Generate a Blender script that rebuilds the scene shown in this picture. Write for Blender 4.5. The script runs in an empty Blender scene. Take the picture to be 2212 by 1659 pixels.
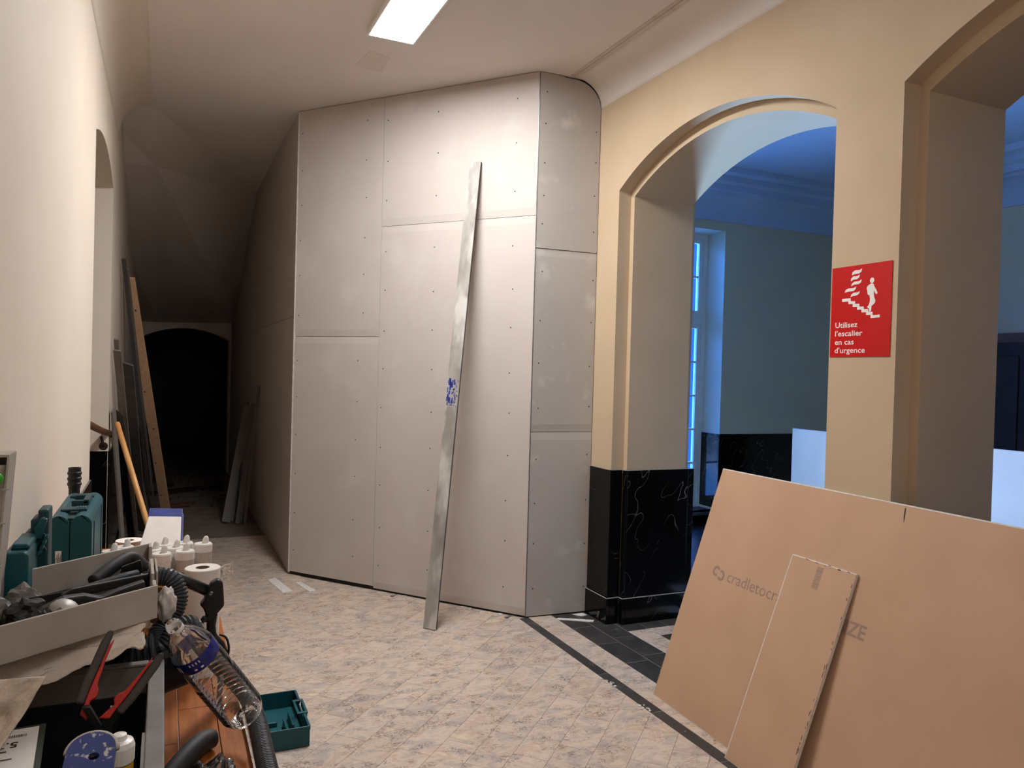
import bpy, bmesh, math, random
from mathutils import Vector, Matrix, noise
random.seed(7)
S = bpy.context.scene
COL = S.collection

# ------------------------------------------------------------------ camera
cd = bpy.data.cameras.new('camera'); cam = bpy.data.objects.new('camera', cd); COL.objects.link(cam)
cd.sensor_width = 36; cd.sensor_fit = 'HORIZONTAL'; cd.lens = 27.016; cd.clip_start = .02
RX = Vector((0.91076, -0.41191, 0.02689)); FW = Vector((0.41247, 0.91088, -0.01294))
def cam_axes():
    f, cx, cy, W, H = 1660., 1106., 829.5, 2212, 1659
    roll = math.atan(0.0275)
    d = Vector(((355 - cx)/f, (787 - cy)/f, 1)).normalized()
    h = Vector((math.cos(roll), math.sin(roll), 0))
    n = d.cross(h).normalized()
    if n.y > 0: n = -n
    r = d.cross(n)
    if r.x < 0: r = -r
    return r, d, n
r_, d_, n_ = cam_axes()
cx_ = Vector((r_.x, d_.x, n_.x)); cy_ = Vector((r_.y, d_.y, n_.y)); cz_ = Vector((r_.z, d_.z, n_.z))
m = Matrix((( cx_.x, -cy_.x, -cz_.x, 0), (cx_.y, -cy_.y, -cz_.y, 0), (cx_.z, -cy_.z, -cz_.z, 1.6), (0, 0, 0, 1)))
cam.matrix_world = m
S.camera = cam

# ------------------------------------------------------------------ world, exposure
w = bpy.data.worlds.new('dusk'); S.world = w; w.use_nodes = True
bg = w.node_tree.nodes['Background']; bg.inputs[0].default_value = (.07, .36, 1.5, 1); bg.inputs[1].default_value = 25
S.view_settings.view_transform = 'Standard'; S.view_settings.look = 'None'
S.view_settings.gamma = 1; S.view_settings.exposure = 0; S.view_settings.use_curve_mapping = False
LAMP = 93.0

# ------------------------------------------------------------------ materials
def lin(c): return tuple(((v/255)/12.92 if v <= 10.3 else ((v/255 + .055)/1.055)**2.4) for v in c) + (1,)
def pm(name, c1, c2=None, scale=8, rough=.7, bump=0, bscale=60, metal=0, detail=4, lo=.35, hi=.65, world=False, spec=.5, c3=None, s3=3, lo3=.55, hi3=.7, rand=0, stretch=None, trans=0, alpha=1, coat=0):
    mt = bpy.data.materials.new(name); mt.use_nodes = True
    nt = mt.node_tree; N = nt.nodes; L = nt.links; b = N['Principled BSDF']
    b.inputs['Roughness'].default_value = rough; b.inputs['Metallic'].default_value = metal
    b.inputs['Specular IOR Level'].default_value = spec
    if coat: b.inputs['Coat Weight'].default_value = coat
    c1 = lin(c1); c2 = lin(c2) if c2 else c1
    if world:
        src = N.new('ShaderNodeNewGeometry').outputs['Position']
    else:
        src = N.new('ShaderNodeTexCoord').outputs['Object']
    if rand:
        oi = N.new('ShaderNodeObjectInfo'); mu = N.new('ShaderNodeMath'); mu.operation = 'MULTIPLY'; mu.inputs[1].default_value = 37
        L.new(oi.outputs['Random'], mu.inputs[0])
        ad = N.new('ShaderNodeVectorMath'); ad.operation = 'ADD'; L.new(src, ad.inputs[0]); L.new(mu.outputs[0], ad.inputs[1]); src = ad.outputs[0]
    if stretch:
        mp = N.new('ShaderNodeMapping'); mp.inputs['Scale'].default_value = stretch; L.new(src, mp.inputs[0]); src = mp.outputs[0]
    def nz(sc, det=detail):
        n = N.new('ShaderNodeTexNoise'); n.inputs['Scale'].default_value = sc; n.inputs['Detail'].default_value = det
        L.new(src, n.inputs['Vector']); return n.outputs['Fac']
    def ramp(f, a, z_):
        r = N.new('ShaderNodeMapRange'); r.inputs['From Min'].default_value = a; r.inputs['From Max'].default_value = z_; L.new(f, r.inputs[0]); return r.outputs[0]
    def mix(f, a, b_):
        x = N.new('ShaderNodeMix'); x.data_type = 'RGBA'; L.new(f, x.inputs[0])
        for k, v in ((6, a), (7, b_)):
            if isinstance(v, tuple): x.inputs[k].default_value = v
            else: L.new(v, x.inputs[k])
        return x.outputs[2]
    col = mix(ramp(nz(scale), lo, hi), c1, c2)
    if c3: col = mix(ramp(nz(s3), lo3, hi3), col, lin(c3))
    if rand:
        hv = N.new('ShaderNodeHueSaturation'); L.new(col, hv.inputs['Color'])
        r = N.new('ShaderNodeMapRange'); r.inputs['To Min'].default_value = 1 - rand; r.inputs['To Max'].default_value = 1 + rand
        L.new(oi.outputs['Random'], r.inputs[0]); L.new(r.outputs[0], hv.inputs['Value']); col = hv.outputs[0]
    L.new(col, b.inputs['Base Color'])
    if bump:
        bp = N.new('ShaderNodeBump'); bp.inputs['Strength'].default_value = bump; bp.inputs['Distance'].default_value = .004
        L.new(nz(bscale, 3), bp.inputs['Height']); L.new(bp.outputs[0], b.inputs['Normal'])
    return mt

def vinyl(name, brick=False):
    mt = bpy.data.materials.new(name); mt.use_nodes = True
    nt = mt.node_tree; N = nt.nodes; L = nt.links; b = N['Principled BSDF']
    b.inputs['Roughness'].default_value = .5; b.inputs['Specular IOR Level'].default_value = .35
    g = N.new('ShaderNodeNewGeometry'); src = g.outputs['Position']
    oi = N.new('ShaderNodeObjectInfo')
    mu = N.new('ShaderNodeMath'); mu.operation = 'MULTIPLY'; mu.inputs[1].default_value = .35; L.new(oi.outputs['Random'], mu.inputs[0])
    ad = N.new('ShaderNodeVectorMath'); ad.operation = 'ADD'; L.new(src, ad.inputs[0]); L.new(mu.outputs[0], ad.inputs[1])
    mp = N.new('ShaderNodeMapping'); mp.inputs['Rotation'].default_value = (0, 0, .75); mp.inputs['Scale'].default_value = (1, 1.7, 1); L.new(ad.outputs[0], mp.inputs[0]); src = mp.outputs[0]
    def nz(sc, det=4, dist=0):
        n = N.new('ShaderNodeTexNoise'); n.inputs['Scale'].default_value = sc; n.inputs['Detail'].default_value = det; n.inputs['Distortion'].default_value = dist
        L.new(src, n.inputs['Vector']); return n.outputs['Fac']
    cr = N.new('ShaderNodeValToRGB'); e = cr.color_ramp.elements
    e[0].position = .30; e[0].color = lin((172, 156, 144)); e[1].position = .72; e[1].color = lin((212, 193, 166))
    for p, c in ((.42, (180, 166, 154)), (.52, (202, 182, 163)), (.62, (186, 162, 144))):
        x = e.new(p); x.color = lin(c)
    L.new(nz(7.5, 6, .8), cr.inputs[0])
    # squiggly veins: narrow contour of a distorted noise, broken up by a second noise
    v = nz(20, 3, 2.0)
    s1 = N.new('ShaderNodeMath'); s1.operation = 'SUBTRACT'; s1.inputs[1].default_value = .5; L.new(v, s1.inputs[0])
    ab = N.new('ShaderNodeMath'); ab.operation = 'ABSOLUTE'; L.new(s1.outputs[0], ab.inputs[0])
    r1 = N.new('ShaderNodeMapRange'); r1.inputs['From Min'].default_value = .012; r1.inputs['From Max'].default_value = .055; r1.inputs['To Min'].default_value = 1; r1.inputs['To Max'].default_value = 0; L.new(ab.outputs[0], r1.inputs[0])
    r2 = N.new('ShaderNodeMapRange'); r2.inputs['From Min'].default_value = .45; r2.inputs['From Max'].default_value = .62; L.new(nz(9, 3), r2.inputs[0])
    mm = N.new('ShaderNodeMath'); mm.operation = 'MULTIPLY'; L.new(r1.outputs[0], mm.inputs[0]); L.new(r2.outputs[0], mm.inputs[1])
    m2 = N.new('ShaderNodeMath'); m2.operation = 'MULTIPLY'; m2.inputs[1].default_value = .9; L.new(mm.outputs[0], m2.inputs[0])
    mx = N.new('ShaderNodeMix'); mx.data_type = 'RGBA'; L.new(m2.outputs[0], mx.inputs[0]); L.new(cr.outputs[0], mx.inputs[6]); mx.inputs[7].default_value = lin((108, 90, 80))
    # plaster dust
    r3 = N.new('ShaderNodeMapRange'); r3.inputs['From Min'].default_value = .58; r3.inputs['From Max'].default_value = .85; r3.inputs['To Max'].default_value = .55
    n3 = N.new('ShaderNodeTexNoise'); n3.inputs['Scale'].default_value = 1.7; n3.inputs['Detail'].default_value = 5; L.new(g.outputs['Position'], n3.inputs['Vector']); L.new(n3.outputs[0], r3.inputs[0])
    md = N.new('ShaderNodeMix'); md.data_type = 'RGBA'; L.new(r3.outputs[0], md.inputs[0]); L.new(mx.outputs[2], md.inputs[6]); md.inputs[7].default_value = lin((205, 192, 180))
    hv = N.new('ShaderNodeHueSaturation'); L.new(md.outputs[2], hv.inputs['Color'])
    r4 = N.new('ShaderNodeMapRange'); r4.inputs['To Min'].default_value = .95; r4.inputs['To Max'].default_value = 1.04; L.new(oi.outputs['Random'], r4.inputs[0]); L.new(r4.outputs[0], hv.inputs['Value'])
    L.new(hv.outputs[0], b.inputs['Base Color'])
    bp = N.new('ShaderNodeBump'); bp.inputs['Strength'].default_value = .25; bp.inputs['Distance'].default_value = .002; bp.invert = True
    L.new(mm.outputs[0], bp.inputs['Height']); L.new(bp.outputs[0], b.inputs['Normal'])
    return mt

def marble(name, base=(9, 8, 8), vein=(150, 140, 130), rough=.12, scale=1.6, amount=.4, width=.006):
    mt = bpy.data.materials.new(name); mt.use_nodes = True
    nt = mt.node_tree; N = nt.nodes; L = nt.links; b = N['Principled BSDF']
    b.inputs['Roughness'].default_value = rough; b.inputs['Specular IOR Level'].default_value = .3
    g = N.new('ShaderNodeNewGeometry')
    oi = N.new('ShaderNodeObjectInfo'); mu = N.new('ShaderNodeMath'); mu.operation = 'MULTIPLY'; mu.inputs[1].default_value = 11; L.new(oi.outputs['Random'], mu.inputs[0])
    ad = N.new('ShaderNodeVectorMath'); ad.operation = 'ADD'; L.new(g.outputs['Position'], ad.inputs[0]); L.new(mu.outputs[0], ad.inputs[1])
    def nz(sc, det, dist):
        n = N.new('ShaderNodeTexNoise'); n.inputs['Scale'].default_value = sc; n.inputs['Detail'].default_value = det; n.inputs['Distortion'].default_value = dist; L.new(ad.outputs[0], n.inputs['Vector']); return n.outputs[0]
    d3 = Vector((.50, -.45, .74)).normalized(); e1 = d3.orthogonal().normalized(); e2 = d3.cross(e1)
    mp = N.new('ShaderNodeCombineXYZ')
    for k, (e_, sc_) in enumerate(((e1, 3.4), (e2, 3.4), (d3, .5))):
        dt = N.new('ShaderNodeVectorMath'); dt.operation = 'DOT_PRODUCT'; dt.inputs[1].default_value = e_*sc_; L.new(ad.outputs[0], dt.inputs[0]); L.new(dt.outputs['Value'], mp.inputs[k])
    vn = N.new('ShaderNodeTexNoise'); vn.inputs['Scale'].default_value = 2.2; vn.inputs['Detail'].default_value = 1.5; L.new(mp.outputs[0], vn.inputs['Vector'])
    s1 = N.new('ShaderNodeMath'); s1.operation = 'SUBTRACT'; s1.inputs[1].default_value = .5; L.new(vn.outputs[0], s1.inputs[0])
    ab = N.new('ShaderNodeMath'); ab.operation = 'ABSOLUTE'; L.new(s1.outputs[0], ab.inputs[0])
    r1 = N.new('ShaderNodeMapRange'); r1.inputs['From Min'].default_value = .001; r1.inputs['From Max'].default_value = .006; r1.inputs['To Min'].default_value = amount; r1.inputs['To Max'].default_value = 0; L.new(ab.outputs[0], r1.inputs[0])
    r2 = N.new('ShaderNodeMapRange'); r2.inputs['From Min'].default_value = .46; r2.inputs['From Max'].default_value = .58; L.new(nz(3.1, 3, 0), r2.inputs[0])
    mm = N.new('ShaderNodeMath'); mm.operation = 'MULTIPLY'; L.new(r1.outputs[0], mm.inputs[0]); L.new(r2.outputs[0], mm.inputs[1])
    mx = N.new('ShaderNodeMix'); mx.data_type = 'RGBA'; L.new(mm.outputs[0], mx.inputs[0]); mx.inputs[6].default_value = lin(base); mx.inputs[7].default_value = lin(vein)
    L.new(mx.outputs[2], b.inputs['Base Color'])
    return mt

def emis(name, c, s):
    mt = bpy.data.materials.new(name); mt.use_nodes = True; nt = mt.node_tree; nt.nodes.clear()
    e = nt.nodes.new('ShaderNodeEmission'); e.inputs[0].default_value = c; e.inputs[1].default_value = s
    o = nt.nodes.new('ShaderNodeOutputMaterial'); nt.links.new(e.outputs[0], o.inputs[0]); return mt
def clear(name, tint=(1, 1, 1), rough=.05, f0=1.45, gl=.9):
    mt = bpy.data.materials.new(name); mt.use_nodes = True; nt = mt.node_tree; nt.nodes.clear(); N = nt.nodes; L = nt.links
    t = N.new('ShaderNodeBsdfTransparent'); t.inputs[0].default_value = tint + (1,)
    g = N.new('ShaderNodeBsdfGlossy'); g.inputs['Roughness'].default_value = rough; g.inputs[0].default_value = (gl, gl, gl, 1)
    f = N.new('ShaderNodeFresnel'); f.inputs[0].default_value = f0
    x = N.new('ShaderNodeMixShader'); L.new(f.outputs[0], x.inputs[0]); L.new(t.outputs[0], x.inputs[1]); L.new(g.outputs[0], x.inputs[2])
    o = N.new('ShaderNodeOutputMaterial'); L.new(x.outputs[0], o.inputs[0]); return mt

MT = dict(
    cream=pm('cream_paint', (196, 172, 142), (191, 167, 136), 3, .75, .06, 220, world=True),
    white=pm('ceiling_paint', (222, 212, 203), (217, 206, 197), 1.3, .8, .05, 160, world=True),
    lwall=pm('pale_wall_paint', (222, 208, 190), (218, 203, 184), 2, .7, .06, 220, world=True),
    panel=pm('plasterboard_paper', (192, 180, 171), (187, 175, 166), 2.2, .8, .05, 350, world=True, c3=(198, 188, 180), s3=3.5, lo3=.55, hi3=.8),
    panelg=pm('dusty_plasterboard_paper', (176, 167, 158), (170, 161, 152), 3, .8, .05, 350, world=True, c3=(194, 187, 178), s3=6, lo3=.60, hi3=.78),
    gyps=pm('gypsum_core', (222, 217, 210), (205, 198, 190), 40, .9, .3, 300),
    kraft=pm('kraft_board_paper', (190, 152, 122), (184, 146, 116), 4, .7, .04, 400, world=True),
    gap=pm('dark_gap', (40, 34, 30), (30, 26, 24), 8, .8),
    screw=pm('screw_black', (28, 26, 26), (40, 38, 36), 30, .5),
    marble=marble('black_marble'),
    marblet=pm('black_tile', (52, 50, 49), (64, 60, 58), 9, .45, 0, 60, world=True, c3=(92, 88, 84), s3=14, lo3=.58, hi3=.8, rand=.12, spec=.3),
    beiget=None,
    vinyl=vinyl('vinyl_tile_print'),
    alu=pm('dusty_aluminium', (176, 171, 163), (150, 144, 136), 14, .5, .1, 90, metal=.35, c3=(205, 200, 193), s3=9, lo3=.5, hi3=.65, stretch=(1, 1, .35)),
    steel=pm('galvanised_steel', (150, 152, 155), (120, 122, 126), 30, .4, metal=.8),
    red=pm('sign_red', (204, 16, 18), (196, 14, 16), 2, .3),
    signw=pm('sign_white', (240, 236, 230), None, 2, .4),
    ink=pm('grey_ink', (142, 118, 102), (150, 125, 108), 60, .7),
    inkb=pm('black_ink', (38, 32, 30), (52, 44, 40), 80, .7),
    wood=pm('pine_plank', (226, 186, 150), (208, 164, 126), 9, .6, .08, 80, stretch=(6, 6, .6)),
    bench=pm('varnished_bench_wood', (184, 106, 40), (150, 78, 24), 10, .38, .06, 70, stretch=(8, .7, 8), rand=.08),
    stick=pm('broom_wood', (214, 160, 98), (192, 132, 74), 8, .45, stretch=(3, 3, .7)),
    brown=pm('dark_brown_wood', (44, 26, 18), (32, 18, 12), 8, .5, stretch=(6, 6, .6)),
    rail=pm('handrail_wood', (110, 74, 48), (88, 58, 36), 8, .45),
    board=pm('grey_offcut_paper', (124, 116, 109), (112, 104, 97), 5, .8),
    boardd=pm('dark_offcut_paper', (84, 80, 78), (72, 68, 66), 5, .8),
    teal=pm('teal_plastic', (22, 84, 92), (18, 74, 82), 6, .45, .06, 200, spec=.4),
    teald=pm('dark_teal_plastic', (14, 54, 62), (18, 62, 70), 8, .5, .05, 200),
    greyp=pm('dusty_grey_plastic', (176, 167, 155), (164, 155, 143), 10, .6, .06, 200, c3=(190, 182, 172), s3=5),
    greyd=pm('grimy_grey_plastic', (126, 120, 114), (104, 98, 92), 12, .6, .05, 160, c3=(126, 119, 112), s3=7),
    black=pm('black_plastic', (16, 15, 15), (22, 21, 20), 12, .42),
    blackd=pm('dusty_black_plastic', (26, 24, 23), (40, 37, 34), 10, .6, .1, 90, c3=(92, 86, 78), s3=12, lo3=.6, hi3=.8),
    rubber=pm('grey_hose_plastic', (62, 64, 66), (52, 54, 56), 14, .45),
    paper=pm('white_paper', (236, 228, 219), (230, 221, 212), 20, .85, .1, 180),
    papere=pm('beige_tape', (202, 180, 160), (194, 172, 152), 20, .8),
    card=pm('roll_core', (126, 108, 94), None, 20, .8),
    rag=pm('dirty_rag', (222, 206, 190), (200, 182, 164), 14, .95, .4, 220, c3=(176, 150, 124), s3=6, lo3=.52, hi3=.72),
    bag=pm('crumpled_bag', (216, 207, 198), (198, 187, 177), 10, .5, .2, 60),
    plw=pm('white_plastic', (234, 229, 222), None, 8, .35),
    tubeg=pm('translucent_grey_tube', (190, 180, 168), (176, 166, 154), 8, .35),
    labely=pm('yellow_label', (214, 162, 24), (204, 150, 20), 20, .45),
    labelk=pm('brown_label', (54, 36, 22), (66, 44, 28), 20, .45),
    labelg=pm('printed_grey_label', (112, 102, 96), (84, 76, 72), 160, .5),
    blue=pm('blue_plastic', (52, 66, 146), (46, 58, 130), 12, .5),
    bluef=pm('plaster_flecked_blue_plastic', (54, 68, 128), (48, 60, 116), 9, .55, .1, 80, c3=(190, 186, 182), s3=110, lo3=.60, hi3=.66),
    bluel=pm('blue_label', (28, 40, 128), (22, 34, 112), 30, .25),
    redp=pm('red_grip', (190, 38, 26), (176, 30, 22), 20, .4),
    dgrip=pm('dark_grip', (62, 54, 50), (50, 44, 40), 20, .55),
    green=pm('green_plastic', (64, 176, 30), (52, 158, 24), 20, .3),
    dgreen=pm('dark_green_plastic', (56, 64, 52), None, 20, .5),
    glass=clear('window_glass', (.93, .96, 1), .02),
    pet=clear('clear_bottle_plastic', (.95, .96, .96), .06, 1.5, 1),
    film=clear('clear_film', (.88, .87, .87), .18, 1.6, .9),
    winw=pm('window_white_paint', (222, 220, 214), (214, 212, 206), 9, .45),
    stain=pm('stained_cove_edge', (208, 194, 182), (200, 184, 170), 5, .8, world=True, c3=(168, 96, 62), s3=5.5, lo3=.62, hi3=.72),
    patch=pm('patched_paint', (216, 202, 192), (212, 198, 188), 9, .8),
    lamp=emis('led_diffuser', (.955, .975, 1, 1), LAMP),
    lampfill=emis('added_fill_diffuser', (.955, .975, 1, 1), LAMP*.2),
    led=emis('cool_led', (.27, .54, 1, 1), 3600),
    grout=pm('pale_grout', (178, 170, 160), (164, 156, 146), 20, .9),
    disc=pm('cutting_disc', (120, 84, 66), (96, 66, 52), 30, .6),
    fceil=pm('blue_lit_far_ceiling', (178, 197, 222), (172, 191, 217), 2, .8, world=True),  # blue tint stands in for dusk light on far ceiling and cornice
    wall2=pm('far_room_paint', (200, 194, 172), (196, 189, 166), 3, .75, world=True),
    fwhite=pm('far_board_paper', (205, 204, 206), (198, 197, 200), 3, .8),
    ffloor=pm('far_room_floor', (46, 46, 48), (60, 60, 62), 5, .22, world=True),
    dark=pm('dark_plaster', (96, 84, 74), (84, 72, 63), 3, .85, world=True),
)
MT['beiget'] = MT['vinyl']

# ------------------------------------------------------------------ mesh builder
BASE = {}
class M:
    def __init__(s): s.v = []; s.f = []
    def add(s, vs, fs):
        o = len(s.v); s.v += [tuple(p) for p in vs]; s.f += [tuple(i + o for i in f) for f in fs]; return s
    def box(s, x0, x1, y0, y1, z0, z1):
        return s.add([(x0, y0, z0), (x1, y0, z0), (x1, y1, z0), (x0, y1, z0), (x0, y0, z1), (x1, y0, z1), (x1, y1, z1), (x0, y1, z1)],
                     [(3, 2, 1, 0), (4, 5, 6, 7), (0, 1, 5, 4), (1, 2, 6, 5), (2, 3, 7, 6), (3, 0, 4, 7)])
    def obox(s, o, a, b, c):
        o, a, b, c = map(Vector, (o, a, b, c))
        return s.add([o, o+a, o+a+b, o+b, o+c, o+a+c, o+a+b+c, o+b+c], [(3, 2, 1, 0), (4, 5, 6, 7), (0, 1, 5, 4), (1, 2, 6, 5), (2, 3, 7, 6), (3, 0, 4, 7)])
    def prism(s, poly, o, a, b, c):   # poly in (a,b) plane, extruded along c
        o, a, b, c = map(Vector, (o, a, b, c)); n = len(poly)
        vs = [o + a*p + b*q for p, q in poly] + [o + a*p + b*q + c for p, q in poly]
        return s.add(vs, [tuple(range(n))[::-1], tuple(range(n, 2*n))] + [(i, (i+1) % n, n+(i+1) % n, n+i) for i in range(n)])
    def tube(s, pts, r, n=10, cap=True):
        pts = [Vector(p) for p in pts]; rs = r if isinstance(r, (list, tuple)) else [r]*len(pts)
        t0 = (pts[1]-pts[0]).normalized(); up = Vector((0, 0, 1)) if abs(t0.z) < .9 else Vector((1, 0, 0))
        x = t0.cross(up).normalized(); vs = []; fs = []
        for i, p in enumerate(pts):
            t = (pts[min(i+1, len(pts)-1)] - pts[max(i-1, 0)]).normalized()
            x = (x - t*x.dot(t)).normalized(); y = t.cross(x)
            for k in range(n):
                a = 2*math.pi*k/n; vs.append(p + (x*math.cos(a) + y*math.sin(a))*rs[i])
        for i in range(len(pts)-1):
            for k in range(n):
                k2 = (k+1) % n; fs.append((i*n+k, i*n+k2, (i+1)*n+k2, (i+1)*n+k))
        if cap: fs += [tuple(range(n))[::-1], tuple(range((len(pts)-1)*n, len(pts)*n))]
        return s.add(vs, fs)
    def lathe(s, prof, o, ax=(0, 0, 1), n=24, close=False):
        o = Vector(o); z = Vector(ax).normalized(); up = Vector((0, 1, 0)) if abs(z.y) < .9 else Vector((1, 0, 0))
        x = up.cross(z).normalized(); y = z.cross(x); vs = []; fs = []
        for r, h in prof:
            for k in range(n):
                a = 2*math.pi*k/n; vs.append(o + z*h + (x*math.cos(a) + y*math.sin(a))*r)
        R = len(prof); rng = R if close else R-1
        for i in range(rng):
            for k in range(n):
                k2 = (k+1) % n; j = (i+1) % R; fs.append((i*n+k, i*n+k2, j*n+k2, j*n+k))
        return s.add(vs, fs)
    def grid(s, P, nu, nv):
        vs = [P(i/(nu-1), j/(nv-1)) for j in range(nv) for i in range(nu)]
        return s.add(vs, [(j*nu+i, j*nu+i+1, (j+1)*nu+i+1, (j+1)*nu+i) for j in range(nv-1) for i in range(nu-1)])
    def build(s, name, mat, parent=None, smooth=False, bevel=0, solid=0, origin=None, sub=0, fix=True):
        vs = [Vector(p) for p in s.v]
        if parent is not None: b = BASE.get(parent.name, Vector())
        elif origin is not None: b = Vector(origin)
        else:
            lo = Vector([min(p[i] for p in vs) for i in range(3)]); hi = Vector([max(p[i] for p in vs) for i in range(3)])
            b = Vector(((lo.x+hi.x)/2, (lo.y+hi.y)/2, lo.z))
        me = bpy.data.meshes.new(name); me.from_pydata([p-b for p in vs], [], s.f)
        if fix:
            bm = bmesh.new(); bm.from_mesh(me); bmesh.ops.recalc_face_normals(bm, faces=bm.faces); bm.to_mesh(me); bm.free()
        me.materials.append(MT[mat] if isinstance(mat, str) else mat)
        if smooth:
            for p in me.polygons: p.use_smooth = True
        o = bpy.data.objects.new(name, me); COL.objects.link(o); BASE[o.name] = b
        if parent is not None: o.parent = parent
        else: o.location = b
        if solid:
            q = o.modifiers.new('solid', 'SOLIDIFY'); q.thickness = solid; q.offset = 0
        if sub:
            q = o.modifiers.new('sub', 'SUBSURF'); q.levels = sub; q.render_levels = sub
        if bevel:
            q = o.modifiers.new('bevel', 'BEVEL'); q.width = bevel; q.segments = 2; q.limit_method = 'ANGLE'; q.angle_limit = .6
            q.harden_normals = False
        return o
def tag(o, label, cat, group=None):
    o['label'] = label; o['category'] = cat
    if group: o['group'] = group
    return o
def thing(name, label, cat, loc, group=None):
    o = bpy.data.objects.new(name, None); COL.objects.link(o); o.location = loc; o.empty_display_size = .05
    BASE[o.name] = Vector(loc); return tag(o, label, cat, group)
def struct(o): o['kind'] = 'structure'; return o
def stuff(o): o['kind'] = 'stuff'; return o
def copy_part(o, parent, loc=None):
    c = o.copy(); COL.objects.link(c); c.parent = parent
    if loc is not None: c.location = loc
    BASE[c.name] = BASE.get(parent.name, Vector()) if parent else Vector(); return c
def copy_tree(o, loc, label):
    c = o.copy(); COL.objects.link(c); c.location = loc; c['label'] = label
    for ch in list(o.children):
        k = ch.copy(); COL.objects.link(k); k.parent = c
        for g in list(ch.children):
            q = g.copy(); COL.objects.link(q); q.parent = k
    return c
def text(name, body, o, a, b, height, mat, parent, width=None, bold=0, depth=.0004):
    """flat lettering: o = left end of baseline, a = reading direction, b = up, height = cap height"""
    cu = bpy.data.curves.new(name, 'FONT'); cu.body = body; cu.size = 1; cu.offset = bold; cu.resolution_u = 3
    t = bpy.data.objects.new('tmp', cu); COL.objects.link(t)
    dg = bpy.context.evaluated_depsgraph_get(); me = bpy.data.meshes.new_from_object(t.evaluated_get(dg))
    bpy.data.objects.remove(t); bpy.data.curves.remove(cu)
    xs = [v.co.x for v in me.vertices]; x0 = min(xs); x1 = max(xs)
    sy = height/.72; sx = (width/(x1-x0)) if width else sy
    o, a, b = Vector(o), Vector(a).normalized(), Vector(b).normalized(); n = a.cross(b)
    P = BASE[parent.name]
    for v in me.vertices: v.co = o + a*((v.co.x-x0)*sx) + b*(v.co.y*sy) + n*depth - P
    me.name = name; me.materials.clear(); me.materials.append(MT[mat])
    ob = bpy.data.objects.new(name, me); COL.objects.link(ob); ob.parent = parent; BASE[ob.name] = P
    return ob
def poly_flat(name, polys, o, a, b, mat, parent, depth=.0005):
    mm = M(); n = Vector(a).cross(Vector(b)).normalized()
    for p in polys: mm.prism(p, Vector(o), a, b, n*depth)
    return mm.build(name, mat, parent)
def clip(poly, axis, lim, keep_less):
    out = []
    for i in range(len(poly)):
        p, q = poly[i], poly[(i+1) % len(poly)]
        ip = (p[axis] <= lim) if keep_less else (p[axis] >= lim); iq = (q[axis] <= lim) if keep_less else (q[axis] >= lim)
        if ip: out.append(p)
        if ip != iq:
            t = (lim-p[axis])/(q[axis]-p[axis]); out.append((p[0]+(q[0]-p[0])*t, p[1]+(q[1]-p[1])*t))
    return out
def clip_line(poly, p0, nrm):   # keep side where (p-p0).n <= 0
    out = []; d = [(p[0]-p0[0])*nrm[0] + (p[1]-p0[1])*nrm[1] for p in poly]
    for i in range(len(poly)):
        j = (i+1) % len(poly)
        if d[i] <= 0: out.append(poly[i])
        if (d[i] <= 0) != (d[j] <= 0):
            t = d[i]/(d[i]-d[j]); out.append((poly[i][0]+(poly[j][0]-poly[i][0])*t, poly[i][1]+(poly[j][1]-poly[i][1])*t))
    return out
def smoothpath(pts, n=8):
    pts = [Vector(p) for p in pts]; out = []
    for i in range(len(pts)-1):
        p0 = pts[max(i-1, 0)]; p1 = pts[i]; p2 = pts[i+1]; p3 = pts[min(i+2, len(pts)-1)]
        for k in range(n):
            t = k/n
            out.append(.5*((2*p1) + (p2-p0)*t + (2*p0-5*p1+4*p2-p3)*t*t + (3*p1-p0-3*p2+p3)*t**3))
    out.append(pts[-1]); return out
def resample(pts, step):
    out = [pts[0]]; acc = 0
    for a, b in zip(pts, pts[1:]):
        d = (b-a).length; t = step-acc
        while t <= d: out.append(a.lerp(b, t/d)); t += step
        acc = d-(t-step)
    return out

# ================================================================== SETTING
CZ = 3.575; XL = -.34; XR = 2.645
PL = Vector((.905, 6.113, 0)); PM = Vector((2.189, 4.525, 0)); PD = (PM-PL).normalized(); PN = Vector((PD.y, -PD.x, 0))   # PN faces the viewer

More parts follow.
